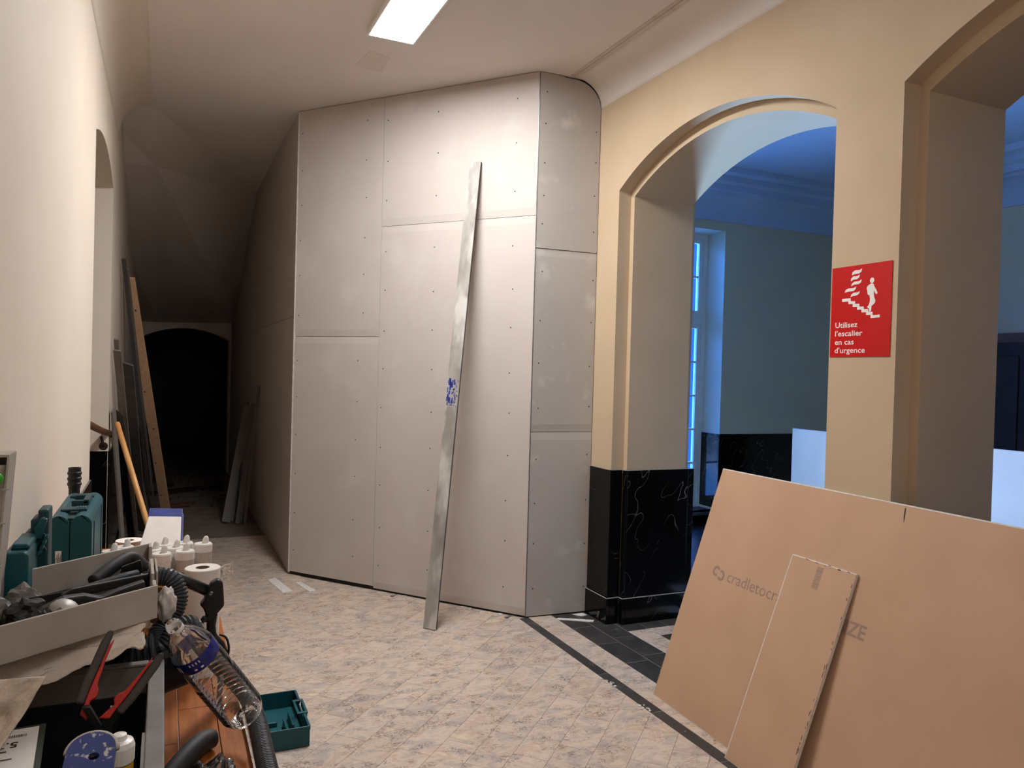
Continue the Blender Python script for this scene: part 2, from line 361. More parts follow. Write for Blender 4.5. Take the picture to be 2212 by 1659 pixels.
# --- floor
floor = struct(M().box(-1.9, 7.8, -6.5, 16.5, -.06, -.004).build('floor', 'vinyl', origin=(0, 0, -.06)))
tl, tw = .31, .155; s2 = math.sqrt(.5)
U = Vector((s2, -s2)); V = Vector((s2, s2))     # short side along (1,-1), long side along (1,1)
cands = []
for i in range(-40, 41):
    for j in range(-30, 31):
        off = tl/2 if i % 2 else 0
        c = U*(i*tw - 1.09) + V*(j*tl + off + 3.03)
        poly = []
        for a, b in ((0, 0), (1, 0), (1, 1), (0, 1)):
            p = U*(i*tw - 1.09 + a*tw + (.0007 if a == 0 else -.0007)) + V*(j*tl + off + 3.03 + b*tl + (.0007 if b == 0 else -.0007)); poly.append((p.x, p.y))
        full = len(poly)
        q = clip(poly, 0, 2.1475, True); q = clip(q, 0, XL+.02, False) if q else q
        if q: q = clip(q, 1, 2.35, False)
        if q: q = clip(q, 1, 7.6, True)
        if q and max(p[1] for p in q) > 4.5:
            if min(p[0] for p in q) > .86: q = clip_line(q, (PL.x, PL.y), (-PN.x, -PN.y))
            elif max(p[0] for p in q) > .895 and min(p[1] for p in q) > 6.1: q = clip(q, 0, .895, True)
        if not q or len(q) < 3: continue
        cx = sum(p[0] for p in q)/len(q); cy = sum(p[1] for p in q)/len(q)
        if cx < .12 and cy < 4.6: continue
        if cx > .95 and (Vector((cx, cy, 0))-PL).dot(-PN) > -.01: continue
        cut = abs(sum(q[k][0]*q[(k+1) % len(q)][1]-q[(k+1) % len(q)][0]*q[k][1] for k in range(len(q))))/2 < tl*tw*.985
        cands.append((math.hypot(cx, cy), cx, cy, q, cut))
cands.sort(key=lambda c: c[0])
proto = None
for d, cx, cy, q, cut in cands[:298]:
    if not cut and proto:
        copy_part(proto, floor, (cx, cy, .06)); continue
    o = M().prism([(p[0]-cx, p[1]-cy) for p in q], (0, 0, -.0039), (1, 0, 0), (0, 1, 0), (0, 0, .0039)).build('vinyl_tile', 'vinyl', None, origin=(0, 0, 0))
    o.parent = floor; o.location = (cx, cy, .06)
    if not cut: proto = o
def btile(x0, x1, y0, y1, mat):
    g = .0015
    o = M().box(x0+g, x1-g, y0+g, y1-g, -.0039, 0).build('border_tile', mat, None, origin=(0, 0, -.06)); o.parent = floor; o.location = (0, 0, 0)
gs = M().box(2.1490, 3.30, .3, 4.53, -.0039, -.0007).build('grout_bed', 'grout', None, origin=(0, 0, -.06)); gs.parent = floor; gs.location = (0, 0, 0)
for k in range(9):
    y1 = 4.53 - k*.5; btile(2.149, 2.216, y1-.5, y1, 'marblet'); 
for k in range(12):
    y1 = 4.53 - k*.31; btile(2.216, 2.380, y1-.31, y1, 'vinyl')
for k in range(12):
    y1 = 4.545 - k*.31; btile(2.380, 2.534, max(y1-.31, .5), y1, 'marblet')
    y1 = 4.61 - k*.31; btile(2.534, 2.690, y1-.31, min(y1, 4.545), 'marblet')
for k in range(4): btile(2.690+k*.155, 2.845+k*.155, 4.07, 4.24, 'marblet')
for k in range(4): btile(2.690, 2.845, 4.07-(k+1)*.31, 4.07-k*.31, 'vinyl')
for k in range(3): btile(2.845+k*.155, 3.0+k*.155, 3.94, 4.07, 'vinyl')
for k in range(3):
    for j in range(4): btile(2.845+k*.155, 3.0+k*.155, 3.94-(j+1)*.31, 3.94-j*.31, 'marblet')
struct(M().box(3.31, 7.8, -6.5, 7.3, -.003, 0).build('floor_far_room', 'ffloor'))

struct(M().box(-.34, .9, 7.602, 16.4, -.0035, 0).build('floor_passage', pm('shade_toned_floor', (128, 112, 100), (106, 92, 82), 5, .85, .1, 60, world=True)))  # darker floor colour stands in for the shade in the passage
# --- ceiling of the corridor
struct(M().prism([(-1.9, -6.5), (3.3, -6.5), (3.3, 7.8), (1.0, 7.8), (-.10, 6.62), (-.60, 6.4), (-1.9, 6.4)], (0, 0, CZ), (1, 0, 0), (0, 1, 0), (0, 0, .12)).build('ceiling', 'white', origin=(0, 0, CZ)))
# stair soffit over the dark passage
so = M()
A = [(-.60, 6.38, 3.592), (-.10, 6.60, 3.592), (1.0, 7.78, 3.592)]
B = [(-.60, 7.2, 3.26), (-.10, 7.62, 3.38), (1.0, 9.3, 3.56)]
C = [(-.60, 12.25, 2.22), (-.10, 12.25, 2.22), (1.0, 12.25, 2.26)]
so.add(A + B + C, [(0, 1, 4, 3), (1, 2, 5, 4), (3, 4, 7, 6), (4, 5, 8, 7)])
struct(so.build('ceiling_stair_soffit', 'white', solid=.03, origin=(0, 7, 3)))
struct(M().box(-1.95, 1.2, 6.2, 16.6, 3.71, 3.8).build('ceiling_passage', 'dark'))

# --- walls with arches
def ring(a, off, n=22):
    yc, hw, zs, za = a; h = hw-off; s0 = zs-off*.8; ap = za-off*1.4; rise = ap-s0
    R = (h*h+rise*rise)/(2*rise); zc = ap-R; th = math.asin(h/R)
    return [(yc+h, 0)] + [(yc+R*math.sin(t), zc+R*math.cos(t)) for t in [th-2*th*k/n for k in range(n+1)]] + [(yc-h, 0)]
def archwall(name, prof, y0, y1, arches, zt, mat):
    mm = M()
    for a in arches:
        rs = [[(x, y, z) for y, z in ring(a, off)] for x, off in prof]
        n = len(rs[0])
        for r1, r2 in zip(rs, rs[1:]):
            mm.add(r1+r2, [(k, k+1, n+k+1, n+k) for k in range(n-1)])
    for x, off in (prof[0], prof[-1]):
        edges = []
        for a in arches:
            r = ring(a, off); edges += [a[0]+a[1]-off, a[0]-a[1]+off]
            for (ya, za), (yb, zb) in zip(r[1:-1], r[2:-1]):
                mm.add([(x, ya, za), (x, yb, zb), (x, yb, zt), (x, ya, zt)], [(0, 1, 2, 3)])
        ys = [y1] + sorted(edges, reverse=True) + [y0]
        for k in range(0, len(ys), 2):
            mm.add([(x, ys[k], 0), (x, ys[k+1], 0), (x, ys[k+1], zt), (x, ys[k], zt)], [(0, 1, 2, 3)])
    return struct(mm.build(name, mat, origin=(prof[0][0], 0, 0), fix=False))
ARC = [(3.37, .878, 2.798, 3.05), (1.278, .878, 2.798, 3.05)]
wr = archwall('wall_right', [(XR, 0), (2.736, 0), (2.736, .042), (3.20, .042), (3.25, .0)], -6.4, 6.85, ARC, 3.85, 'cream')
LA = [(5.20, .72, 2.79, 2.90)]
wl = archwall('wall_left', [(XL, 0), (-.66, 0)], -6.4, 12.3, LA, 3.7, 'lwall')
# --- marble dado slabs on wall_right and wall_left
def slab(x0, x1, y0, y1, z0, z1, par): return M().box(x0, x1, y0, y1, z0, z1).build('marble_slab', 'marble', par, bevel=.002)
for lo, hi, t in ((.170, .996, .012), (0, .168, .022)):
    g = .0015
    slab(XR-t, XR+.001, 4.248-t, 4.500, lo, hi, wr)                 # pier beside the partition
    slab(XR+.002, 2.737-t-g, 4.248-t, 4.249, lo, hi, wr)
    slab(2.737-t, 2.738, 4.206-t, 4.248-t-g, lo, hi, wr)
    slab(2.739, 3.215, 4.206-t, 4.207, lo, hi, wr)
    slab(3.216, 3.262, 4.206-t, 4.249, lo, hi, wr)
    for ya, yb in ((2.156, 2.492), (.058, .400)):
        slab(XR-t, XR+.001, ya-t, yb+t, lo, hi, wr)
        slab(XR+.002, 2.737, ya-t, ya+.001, lo, hi, wr)
        slab(2.739, 3.215, ya+.042-t, ya+.043, lo, hi, wr)
        slab(2.739, 3.215, yb-.043, yb-.042+t, lo, hi, wr)
    for ya, yb in ((-6.3, 4.48), (5.92, 12.2)):
        slab(XL-.001, XL+t, ya, yb, lo, hi, wl)
    slab(XL-.3, XL-.002, 5.92-t, 5.921, lo, hi, wl)
    slab(XL-.3, XL-.002, 4.479, 4.48+t, lo, hi, wl)
for pts in ([(XR-.0235, 4.50), (XR-.0235, 4.2245), (2.7125, 4.2245), (2.7125, 4.1825), (3.22, 4.1825)],):
    for z, d in ((.1675, 0), (.9955, .0105)):
        q = M()
        for (xa, ya), (xb, yb) in zip(pts, pts[1:]):
            if abs(xa-xb) < 1e-6: q.box(xa+d, xa+d+.004, min(ya, yb)+d, max(ya, yb)+d, z, z+.0045)
            else: q.box(min(xa, xb)+d, max(xa, xb)+d, ya+d, ya+d+.004, z, z+.0045)
        q.build('grout_line', 'grout', wr)
# --- coves
def cove(name, xw, sgn, y0, y1, zb, w_, mat, crease=True):
    mm = M(); prof = []
    h = CZ-zb
    for k in range(9):
        t = k/8*math.pi/2; prof.append((xw - sgn*w_*(1-math.cos(t)), zb + h*math.sin(t)))
    prof += [(xw-sgn*w_, CZ+.02), (xw+sgn*.05, CZ+.02), (xw+sgn*.05, zb)]
    n = len(prof)
    for y in (y0, y1): mm.v += [(x, y, z) for x, z in prof]
    mm.f = [(k, (k+1) % n, n+(k+1) % n, n+k) for k in range(n)]
    o = struct(mm.build(name, mat, smooth=False))
    for p in o.data.polygons: p.use_smooth = len(p.vertices) == 4 and p.index < 8
    return o
trim1 = cove('trim_1', XR, 1, -6.4, 4.51, 3.400, .20, 'white')
cove('trim_2', XL, -1, -6.4, 6.45, 3.26, .22, 'lwall')
M().box(2.425, 2.447, -6.4, 4.5, CZ-.006, CZ+.01).build('edge_bead', 'stain', trim1)
M().box(2.400, 2.416, -6.4, 4.5, CZ-.003, CZ+.01).build('edge_bead', 'stain', trim1)
pt = struct(M().prism([(1.085, 5.021), (1.123, 4.743), (1.262, 4.79), (1.277, 5.048)], (0, 0, CZ-.0012), (1, 0, 0), (0, 1, 0), (0, 0, .002)).build('trim_3', 'patch'))

# --- partition of plasterboard
core = M()
pts = [PL+PN*-.014, PM+PN*-.014, Vector((PM.x+.02, PM.y+.016, 0)), Vector((XR, 4.519, 0)), Vector((XR, 4.62, 0)), Vector((2.26, 4.64, 0)), Vector((1.03, 6.17, 0)), Vector((1.03, 12.2, 0)), Vector((.919, 12.2, 0)), Vector((.919, 6.13, 0))]
core.prism([(p.x, p.y) for p in pts], (0, 0, 0), (1, 0, 0), (0, 1, 0), (0, 0, CZ-.002))
part = struct(core.build('wall_partition', 'gap', origin=(0, 0, 0)))
def panel(o, a, n, u0, u1, z0, z1, mat, th=.0125, screws=(), tap=(True, True), top=None):
    """plasterboard sheet with tapered long edges at the horizontal joints; o = face origin, a = along, n = outward"""
    o, a, n = Vector(o), Vector(a), Vector(n); mm = M(); dp = .0045; tw_ = .05
    rows = [(z0, -dp if tap[0] else 0)]
    if tap[0]: rows.append((z0+tw_, 0))
    if tap[1]: rows.append((z1-tw_, 0))
    rows.append((z1, -dp if tap[1] else 0))
    vs = []
    for z, d in rows:
        for u in (u0, u1): vs.append(o+a*u+n*d+Vector((0, 0, z)))
    k = len(rows)
    for z in (z0, z1):
        for u in (u0, u1): vs.append(o+a*u-n*th+Vector((0, 0, z)))
    fs = [(2*i, 2*i+1, 2*i+3, 2*i+2) for i in range(k-1)]
    b = 2*k
    fs += [(0, 1, b+1, b), (2*k-2, 2*k-1, b+3, b+2), (b, b+1, b+3, b+2)]
    fs += [tuple([2*i for i in range(k)] + [b+2, b]), tuple([2*i+1 for i in range(k)] + [b+3, b+1])]
    ob = mm.add(vs, fs).build('plasterboard_panel', mat, part)
    if screws:
        sm = M()
        for u, z in screws: sm.lathe([(0, .0008), (.0046, .0006), (.0056, -.002)], o+a*u+Vector((0, 0, z)), n, 8)
        stuff(sm.build('screw_heads', 'screw', ob))
    return ob
def col(u, z0, z1, step=.265, j=.02): 
    n = max(1, int((z1-z0)/step)); return [(u+random.uniform(-.006, .006), z0+(z1-z0)*(k+.5)/n+random.uniform(-j, j)) for k in range(n+1) if z0+(z1-z0)*(k+.5)/n < z1-.02]
up = Vector((0, 0, 1))
g = .0015
panel(PL, PD, PN, .004, .81-g, .028, 1.842-g, 'panel', screws=col(.05, .06, 1.82)+col(.62, .06, 1.82), tap=(False, True))
panel(PL, PD, PN, .004, .81-g, 1.842+g, CZ-.004, 'panel', screws=col(.05, 1.88, 3.55)+col(.66, 1.88, 3.55), tap=(True, False))
panel(PL, PD, PN, .81+g, 2.040, .012, 2.640-g, 'panel', screws=col(.85, .05, 2.6)+col(1.27, .05, 2.6)+col(1.88, .05, 2.6), tap=(True, True))
panel(PL, PD, PN, .81+g, 2.040, 2.640+g, CZ-.004, 'panel', screws=col(.85, 2.68, 3.55)+col(1.27, 2.68, 3.55)+col(1.88, 2.68, 3.55), tap=(True, False))
M().obox(PL+PD*.0+PN*-.012+up*.02, PD*.012, PN*.0135, up*(CZ-.03)).build('gypsum_edge', 'gyps', part)
fa = Vector((XR-PM.x, 4.503-PM.y, 0)).normalized(); fn = Vector((fa.y, -fa.x, 0)); FO = PM+Vector((.006, 0, 0)); fw = XR-PM.x-.010
panel(FO, fa, fn, 0, fw, .008, 1.222-g, 'panelg', screws=col(.045, .05, 1.2)+col(.42, .05, 1.2), tap=(False, True))
panel(FO, fa, fn, 0, fw, 1.222+g, 2.428-g, 'panelg', screws=col(.045, 1.25, 2.4)+col(.42, 1.25, 2.4), tap=(True, True))
# top sheet of the short face, cut round under the cove
pg = [(0, 2.428+g), (fw, 2.428+g), (fw, 3.392)]
for k in range(1, 9):
    t = k/8*math.pi/2; pg.append((fw-.2*(1-math.cos(t)), 3.392+(CZ-.012-3.392)*math.sin(t)))
pg += [(.17, CZ-.012), (.17, CZ-.005), (0, CZ-.005)]
o = M().prism(pg, FO-fn*.0125, fa, up, fn*.0125).build('plasterboard_panel', 'panelg', part)
sm = M()
for u, z in col(.045, 2.46, 3.55, .2)+col(.42, 2.46, 3.36, .2): sm.lathe([(0, .0008), (.0046, .0006), (.0056, -.002)], FO+fa*u+up*z, fn, 8)
stuff(sm.build('screw_heads', 'screw', o))
M().obox(PM+PN*-.002+PD*-.001, PD*.0035, PN*.003, up*(CZ-.01)).build('corner_profile', 'steel', part)
# side face along the dark passage
for y0, y1 in ((6.118, 7.318), (7.321, 8.521), (8.524, 9.724), (9.727, 12.19)):
    for z0, z1 in ((.01, 2.0), (2.003, CZ-.005)):
        panel((.906, 0, 0), (0, 1, 0), (-1, 0, 0), y0, y1, z0, z1, 'panel', tap=(False, False))
# far end of the passage: wall with a low arch, black space behind
we = M()
ring_e = [(x, z) for x, z in ring((.28, .60, 1.98, 2.14), 0, 16)]
we_pts = [(p, 12.25, q) for p, q in ring_e]
n = len(we_pts)
we.add(we_pts + [(p, 12.55, q) for p, q in ring_e], [(k, k+1, n+k+1, n+k) for k in range(n-1)])
for (xa, za), (xb, zb) in zip(ring_e[1:-1], ring_e[2:-1]): we.add([(xa, 12.25, za), (xb, 12.25, zb), (xb, 12.25, 3.75), (xa, 12.25, 3.75)], [(0, 1, 2, 3)])
we.add([(-1.9, 12.25, 0), (-.32, 12.25, 0), (-.32, 12.25, 3.75), (-1.9, 12.25, 3.75)], [(0, 1, 2, 3)])
we.add([(.88, 12.25, 0), (1.2, 12.25, 0), (1.2, 12.25, 3.75), (.88, 12.25, 3.75)], [(0, 1, 2, 3)])
struct(we.build('wall_passage_end', 'lwall', fix=False))
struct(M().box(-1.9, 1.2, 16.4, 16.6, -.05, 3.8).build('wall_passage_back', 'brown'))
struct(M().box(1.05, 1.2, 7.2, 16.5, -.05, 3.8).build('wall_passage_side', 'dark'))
struct(M().box(-1.95, -1.8, -6.5, 16.6, -.05, 3.8).build('wall_stair_side', 'lwall'))
struct(M().box(-1.95, 3.2, -.90, -.75, -.05, 3.7).build('wall_bounce', 'lwall'))  # added close behind the viewer to bounce fill light, unseen

# --- far room
YB = 6.8; XW = 7.4
def hole_wall(name, f, a0, a1, d0, d1, h0, h1, zb, zt, ztop, mat):
    mm = M()
    def bx(p0, p1, z0, z1):
        vs = [f(a, d, z) for z in (z0, z1) for a, d in ((p0, d0), (p1, d0), (p1, d1), (p0, d1))]
        mm.add(vs, [(3, 2, 1, 0), (4, 5, 6, 7), (0, 1, 5, 4), (1, 2, 6, 5), (2, 3, 7, 6), (3, 0, 4, 7)])
    bx(a0, h0, -.05, ztop); bx(h1, a1, -.05, ztop); bx(h0, h1, -.05, zb); bx(h0, h1, zt, ztop)
    return struct(mm.build(name, mat))
def window(name, f, h0, h1, zb, zt, d):
    fr = M(); 
    def bx(mm, p0, p1, z0, z1, t0, t1):
        vs = [f(a, dd, z) for z in (z0, z1) for a, dd in ((p0, t0), (p1, t0), (p1, t1), (p0, t1))]
        mm.add(vs, [(3, 2, 1, 0), (4, 5, 6, 7), (0, 1, 5, 4), (1, 2, 6, 5), (2, 3, 7, 6), (3, 0, 4, 7)])
    ft = .055
    bx(fr, h0, h0+ft, zb, zt, d, d+.09); bx(fr, h1-ft, h1, zb, zt, d, d+.09); bx(fr, h0+ft, h1-ft, zb, zb+.06, d, d+.09); bx(fr, h0+ft, h1-ft, zt-.05, zt, d, d+.09)
    ztr = 2.27; bx(fr, h0+ft, h1-ft, ztr-.045, ztr+.045, d, d+.09)
    root = struct(fr.build(name, 'winw'))
    mid = (h0+h1)/2
    for s0, s1 in ((h0+ft, mid), (mid, h1-ft)):
        for z0, z1, rows in ((zb+.06, ztr-.045, 5), (ztr+.045, zt-.05, 2)):
            cs = M(); st = .05
            bx(cs, s0+.003, s0+st, z0+.003, z1-.003, d+.01, d+.06); bx(cs, s1-st, s1-.003, z0+.003, z1-.003, d+.01, d+.06)
            bx(cs, s0+st, s1-st, z0+.003, z0+.06, d+.01, d+.06); bx(cs, s0+st, s1-st, z1-.05, z1-.003, d+.01, d+.06)
            c = cs.build('casement', 'winw', root)
            gz0, gz1 = z0+.06, z1-.05; gm = (s0+s1)/2
            for k in range(1, rows):
                z = gz0+(gz1-gz0)*k/rows; mm = M(); bx(mm, s0+st, s1-st, z-.011, z+.011, d+.018, d+.052); mm.build('muntin', 'winw', c)
            mm = M(); bx(mm, gm-.011, gm+.011, gz0, gz1, d+.02, d+.05); mm.build('muntin', 'winw', c)
            for k in range(rows):
                za = gz0+(gz1-gz0)*k/rows+.008; zc = gz0+(gz1-gz0)*(k+1)/rows-.008
                for p0, p1 in ((s0+st-.003, gm-.008), (gm+.008, s1-st+.003)):
                    mm = M(); bx(mm, p0, p1, za, zc, d+.033, d+.037); mm.build('pane', 'glass', c)
    return root
fy = lambda a, d, z: (a, YB+d, z)
fx = lambda a, d, z: (XW+d, a, z)
wf = hole_wall('wall_far', fy, 4.2, 7.85, 0, .45, 4.30, 5.62, .14, 3.24, 4.0, 'wall2')
hole_wall('wall_far_left', fy, 1.0, 4.2, 0, .45, 3.40, 4.10, .14, 3.24, 4.0, 'wall2')
window('window_1', fy, 4.30, 5.62, .14, 3.24, .30)
window('window_added', fy, 3.40, 4.10, .14, 3.24, .30)  # unseen window, added to let more blue sky light in
struct(M().box(3.2, 7.8, -6.6, -6.4, -.05, 4.0).build('wall_far_rear', 'wall2'))
struct(M().box(XW, XW+.45, -6.5, 7.25, -.05, 4.0).build('wall_far_right', 'wall2'))
struct(M().box(3.2, 7.85, -6.5, 7.25, 3.80, 3.95).build('ceiling_far_room', 'fceil'))
for lo, hi, t in ((.17, .996, .012), (0, .168, .022)):
    slab(5.62-t, 7.4, YB-t, YB+.001, lo, hi, wf)
    slab(5.62-t, 5.621, YB+.002, YB+.30, max(lo, .142), hi, wf) if hi > .2 else None
    slab(4.10, 4.30+t, YB-t, YB+.001, lo, hi, wf)
    slab(4.302, 5.62-t-.002, YB-t, YB+.001, lo, hi, wf) if hi < .2 else None
M().box(4.30, 5.607, YB-.06, YB+.30, .118, .145).build('window_sill', 'marblet', wf, bevel=.004)
def cornice(name, f):
    prof = [(0, 3.34), (.03, 3.34), (.035, 3.37)] + [(.035+.19*(1-math.cos(t)), 3.37+.2*math.sin(t)) for t in [k/6*math.pi/2 for k in range(7)]] + [(.24, 3.60), (.30, 3.60), (.30, 3.66), (.36, 3.68), (.36, 3.74), (.48, 3.74), (.48, 3.81), (0, 3.81)]
    mm = M(); n = len(prof)
    for e in (0, 1): mm.v += [f(p, z, e) for p, z in prof]
    mm.f = [(k, (k+1) % n, n+(k+1) % n, n+k) for k in range(n)]
    return struct(mm.build(name, 'fceil'))
cornice('trim_4', lambda p, z, e: (3.25 if e == 0 else XW, YB-p, z))
cornice('trim_5', lambda p, z, e: (XW-p, -6.4 if e == 0 else YB, z))
struct(M().box(8.2, 17, 14.0, 14.5, -9, 7).build('wall_facade_opposite', pm('facade_render', (10, 24, 46), (8, 21, 42), 1.5, .9, world=True)))
# dark wooden door in the far right wall
dr = struct(M().box(XW-.03, XW+.001, 2.95, 5.2, 0, 2.03).build('door_1', 'brown'))
M().box(XW-.06, XW+.001, 2.90, 5.26, 2.03, 2.12).build('door_frame', 'rail', dr)
for y in (3.0, 3.55, 4.1, 4.65): M().box(XW-.045, XW-.03, y, y+.5, .2, 1.9).build('door_panel', 'brown', dr, bevel=.006)
# board standing in the far room
fb = thing('standing_panel', 'large pale panel standing upright in the blue room behind the arches', 'panel', (4.93, 3.6, 0))
M().box(4.915, 4.945, 2.2, 5.0, .03, 1.2).build('panel_sheet', 'fwhite', fb, bevel=.003)
for y in (2.5, 4.6): M().box(4.7, 5.16, y, y+.05, 0, .03).build('foot', 'steel', fb)

# ================================================================== LIGHT
def ceiling_light(yc, label, mat):
    lt = thing('ceiling_light', label, 'ceiling light', (1.178, yc, 3.53))
    y0, y1 = yc-.6, yc+.6
    M().box(1.047, 1.310, y0, y1, 3.549, 3.556).build('diffuser', mat, lt)
    fr = M(); fr.box(1.037, 1.047, y0-.012, y1+.012, 3.546, 3.574); fr.box(1.310, 1.320, y0-.012, y1+.012, 3.546, 3.574); fr.box(1.047, 1.310, y0-.012, y0, 3.546, 3.574); fr.box(1.047, 1.310, y1, y1+.012, 3.546, 3.574)
    fr.box(1.047, 1.310, y0, y1, 3.562, 3.574)
    fr.build('housing', 'plw', lt)
ceiling_light(3.858, 'bright white rectangular light panel on the ceiling above the partition', 'lamp')
ceiling_light(-.05, 'added dim fill light panel on the ceiling behind the viewer', 'lampfill')  # added unseen lamp, fills the surfaces that face the camera
# LED work light left burning on the far room floor, hidden from here by the black pier
wl_ = thing('work_light', 'small LED work light on the blue room floor behind the black marble pier', 'work light', (3.62, 4.80, .001))
M().box(3.52, 3.72, 4.72, 4.88, .001, .03).build('stand', 'black', wl_, bevel=.005)
wn = Vector((-.55, -.58, .60)).normalized(); wa = Vector((.707, -.707, 0)); wb_ = wn.cross(wa)
M().obox(Vector((3.62, 4.80, .10))-wa*.09-wb_*.07, wa*.18, wb_*.14, wn*.045).build('lamp_housing', 'black', wl_, bevel=.005)
M().obox(Vector((3.62, 4.80, .10))-wa*.075-wb_*.055+wn*.046, wa*.15, wb_*.11, wn*.003).build('lamp_lens', 'led', wl_)
M().box(3.60, 3.64, 4.78, 4.82, .03, .09).build('hinge', 'steel', wl_)
#SPLIT
# ================================================================== SIGN
sg = thing('fire_sign', 'red emergency stairs sign with white lettering on the pier', 'sign', (XR-.002, 2.33, 1.712))
SO = Vector((XR-.0005, 2.484, 1.712)); sa = Vector((0, -1, 0))
M().obox(SO, (0, -.303, 0), (0, 0, .384), (-.003, 0, 0)).build('plate', 'red', sg)
FL = [[(.1047, .344), (.1078, .357), (.1226, .3641), (.1441, .3623), (.1569, .3685), (.1532, .3549), (.1411, .3475), (.1197, .3477)], [(.0999, .3194), (.1024, .331), (.1129, .3388), (.1344, .338), (.1459, .3441), (.1429, .3313), (.1314, .3251), (.1135, .3246)], [(.103, .2976), (.1062, .3085), (.1192, .3161), (.1442, .3165), (.1566, .3226), (.1533, .3098), (.1411, .3037), (.1179, .3036)], [(.0696, .2733), (.075, .2847), (.0895, .2902), (.1149, .2891), (.1294, .2952), (.1266, .284), (.1154, .2767), (.0864, .2763)], [(.1013, .2514), (.1052, .2629), (.1175, .2701), (.1372, .2696), (.1487, .2747), (.1456, .2639), (.1341, .257), (.1145, .2562)]]
ST = [(.0573, .2474), (.1021, .2484), (.1034, .235), (.1262, .2333), (.1266, .2224), (.148, .2214), (.1492, .2091), (.1707, .2082), (.1719, .1971), (.1927, .1966), (.1939, .1842), (.2155, .1837), (.2168, .1693), (.2508, .1702), (.2513, .1588), (.2074, .1575), (.2061, .1714), (.184, .1721), (.1829, .1837), (.1605, .1842), (.1596, .1959), (.138, .1964), (.1368, .2088), (.1153, .2097), (.114, .2224), (.0922, .2234), (.0906, .235), (.0585, .2353)]
PE = [(.2057, .301), (.2161, .298), (.2217, .2846), (.2306, .2724), (.2369, .2591), (.2331, .2537), (.2261, .2586), (.2199, .2705), (.2183, .2593), (.2209, .2448), (.2273, .23), (.226, .2201), (.2128, .2096), (.2094, .2084), (.2079, .187), (.1966, .1849), (.1979, .1963), (.1925, .201), (.1872, .2042), (.1955, .2123), (.2001, .2263), (.2006, .2406), (.1974, .2524), (.1939, .2541), (.1886, .256), (.1863, .2706), (.1823, .2825), (.1888, .2934)]
HD = [(.2086+.0105*math.cos(t*.3927), .313+.0115*math.sin(t*.3927)) for t in range(16)]
S1 = SO+Vector((-.003, 0, 0))
for p in FL: poly_flat('flame_symbol', [p], S1, sa, up, 'signw', sg)
poly_flat('stair_symbol', [ST], S1, sa, up, 'signw', sg)
poly_flat('walking_figure_symbol', [PE, HD], S1, sa, up, 'signw', sg)
for body, z, wd in (('Utilisez', .1246, .116), ("l'escalier", .0883, .143), ('en cas', .0521, .100), ("d'urgence", .0164, .158)):
    text('lettering', body, S1+sa*.0262+up*z, sa, up, .0235, 'signw', sg, width=wd, bold=.012, depth=.0006)

# ================================================================== BOARDS ON THE RIGHT
BB = Vector((2.283, 3.205, .001)); bu = Vector((-.045, -.999, 0)).normalized(); bw = Vector((.999, -.045, 0)).normalized()
bv = (bw*.385+up*1.137).normalized(); bn = bu.cross(bv).normalized()          # faces the viewer
bg_ = thing('plasterboard_sheet', 'large brown plasterboard sheet leaning against the arcade piers', 'plasterboard', (2.45, 2.0, 0))
M().obox(BB-bn*.0125, bu*2.6, bv*1.2, bn*.0125).build('board_core', 'gyps', bg_)
M().obox(BB+bv*.003, bu*2.6, bv*1.192, bn*.0008).build('kraft_paper_face', 'kraft', bg_)
fz = M()
random.seed(3)
for k in range(46):
    v_ = random.uniform(.05, 1.15); s_ = random.uniform(.002, .006)
    if random.random() < .5: v_ = random.uniform(.0, .65)
    fz.obox(BB+bv*v_-bn*random.uniform(0, .012)+bu*.002, -bu*s_, bv*random.uniform(.003, .012), bn*.001)
stuff(fz.build('torn_paper_edge', 'kraft', bg_))
f0 = BB+bn*.0009
def ringpoly(cu, cv, r, w_, a0, a1, n=18):
    o_ = [(cu+r*math.cos(a0+(a1-a0)*k/n), cv+r*math.sin(a0+(a1-a0)*k/n)) for k in range(n+1)]
    i_ = [(cu+(r-w_)*math.cos(a0+(a1-a0)*k/n), cv+(r-w_)*math.sin(a0+(a1-a0)*k/n)) for k in range(n+1)]
    return o_ + i_[::-1]
lg = M()
for cu, cv, a0, a1 in ((.186, .693, .55, 5.3), (.226, .681, -2.6, 2.15)):
    rp = ringpoly(cu, cv, .026, .012, a0, a1); half = len(rp)//2
    for k in range(half-1): lg.prism([rp[k], rp[k+1], rp[len(rp)-2-k], rp[len(rp)-1-k]], f0, bu, bv, bn*.0004)
lg.build('printed_logo', 'ink', bg_)
text('printed_lettering', 'cradletocradle', f0+bu*.275+bv*.664, bu, bv, .056, 'ink', bg_, width=.475)
text('printed_lettering', 'BRONZE', f0+bu*.815+bv*.654, bu, bv, .056, 'ink', bg_, width=.295, bold=.015)
poly_flat('pen_mark', [[(1.126, 1.185), (1.131, 1.150), (1.139, 1.128), (1.137, 1.152), (1.131, 1.188)]], f0, bu, bv, 'inkb', bg_)
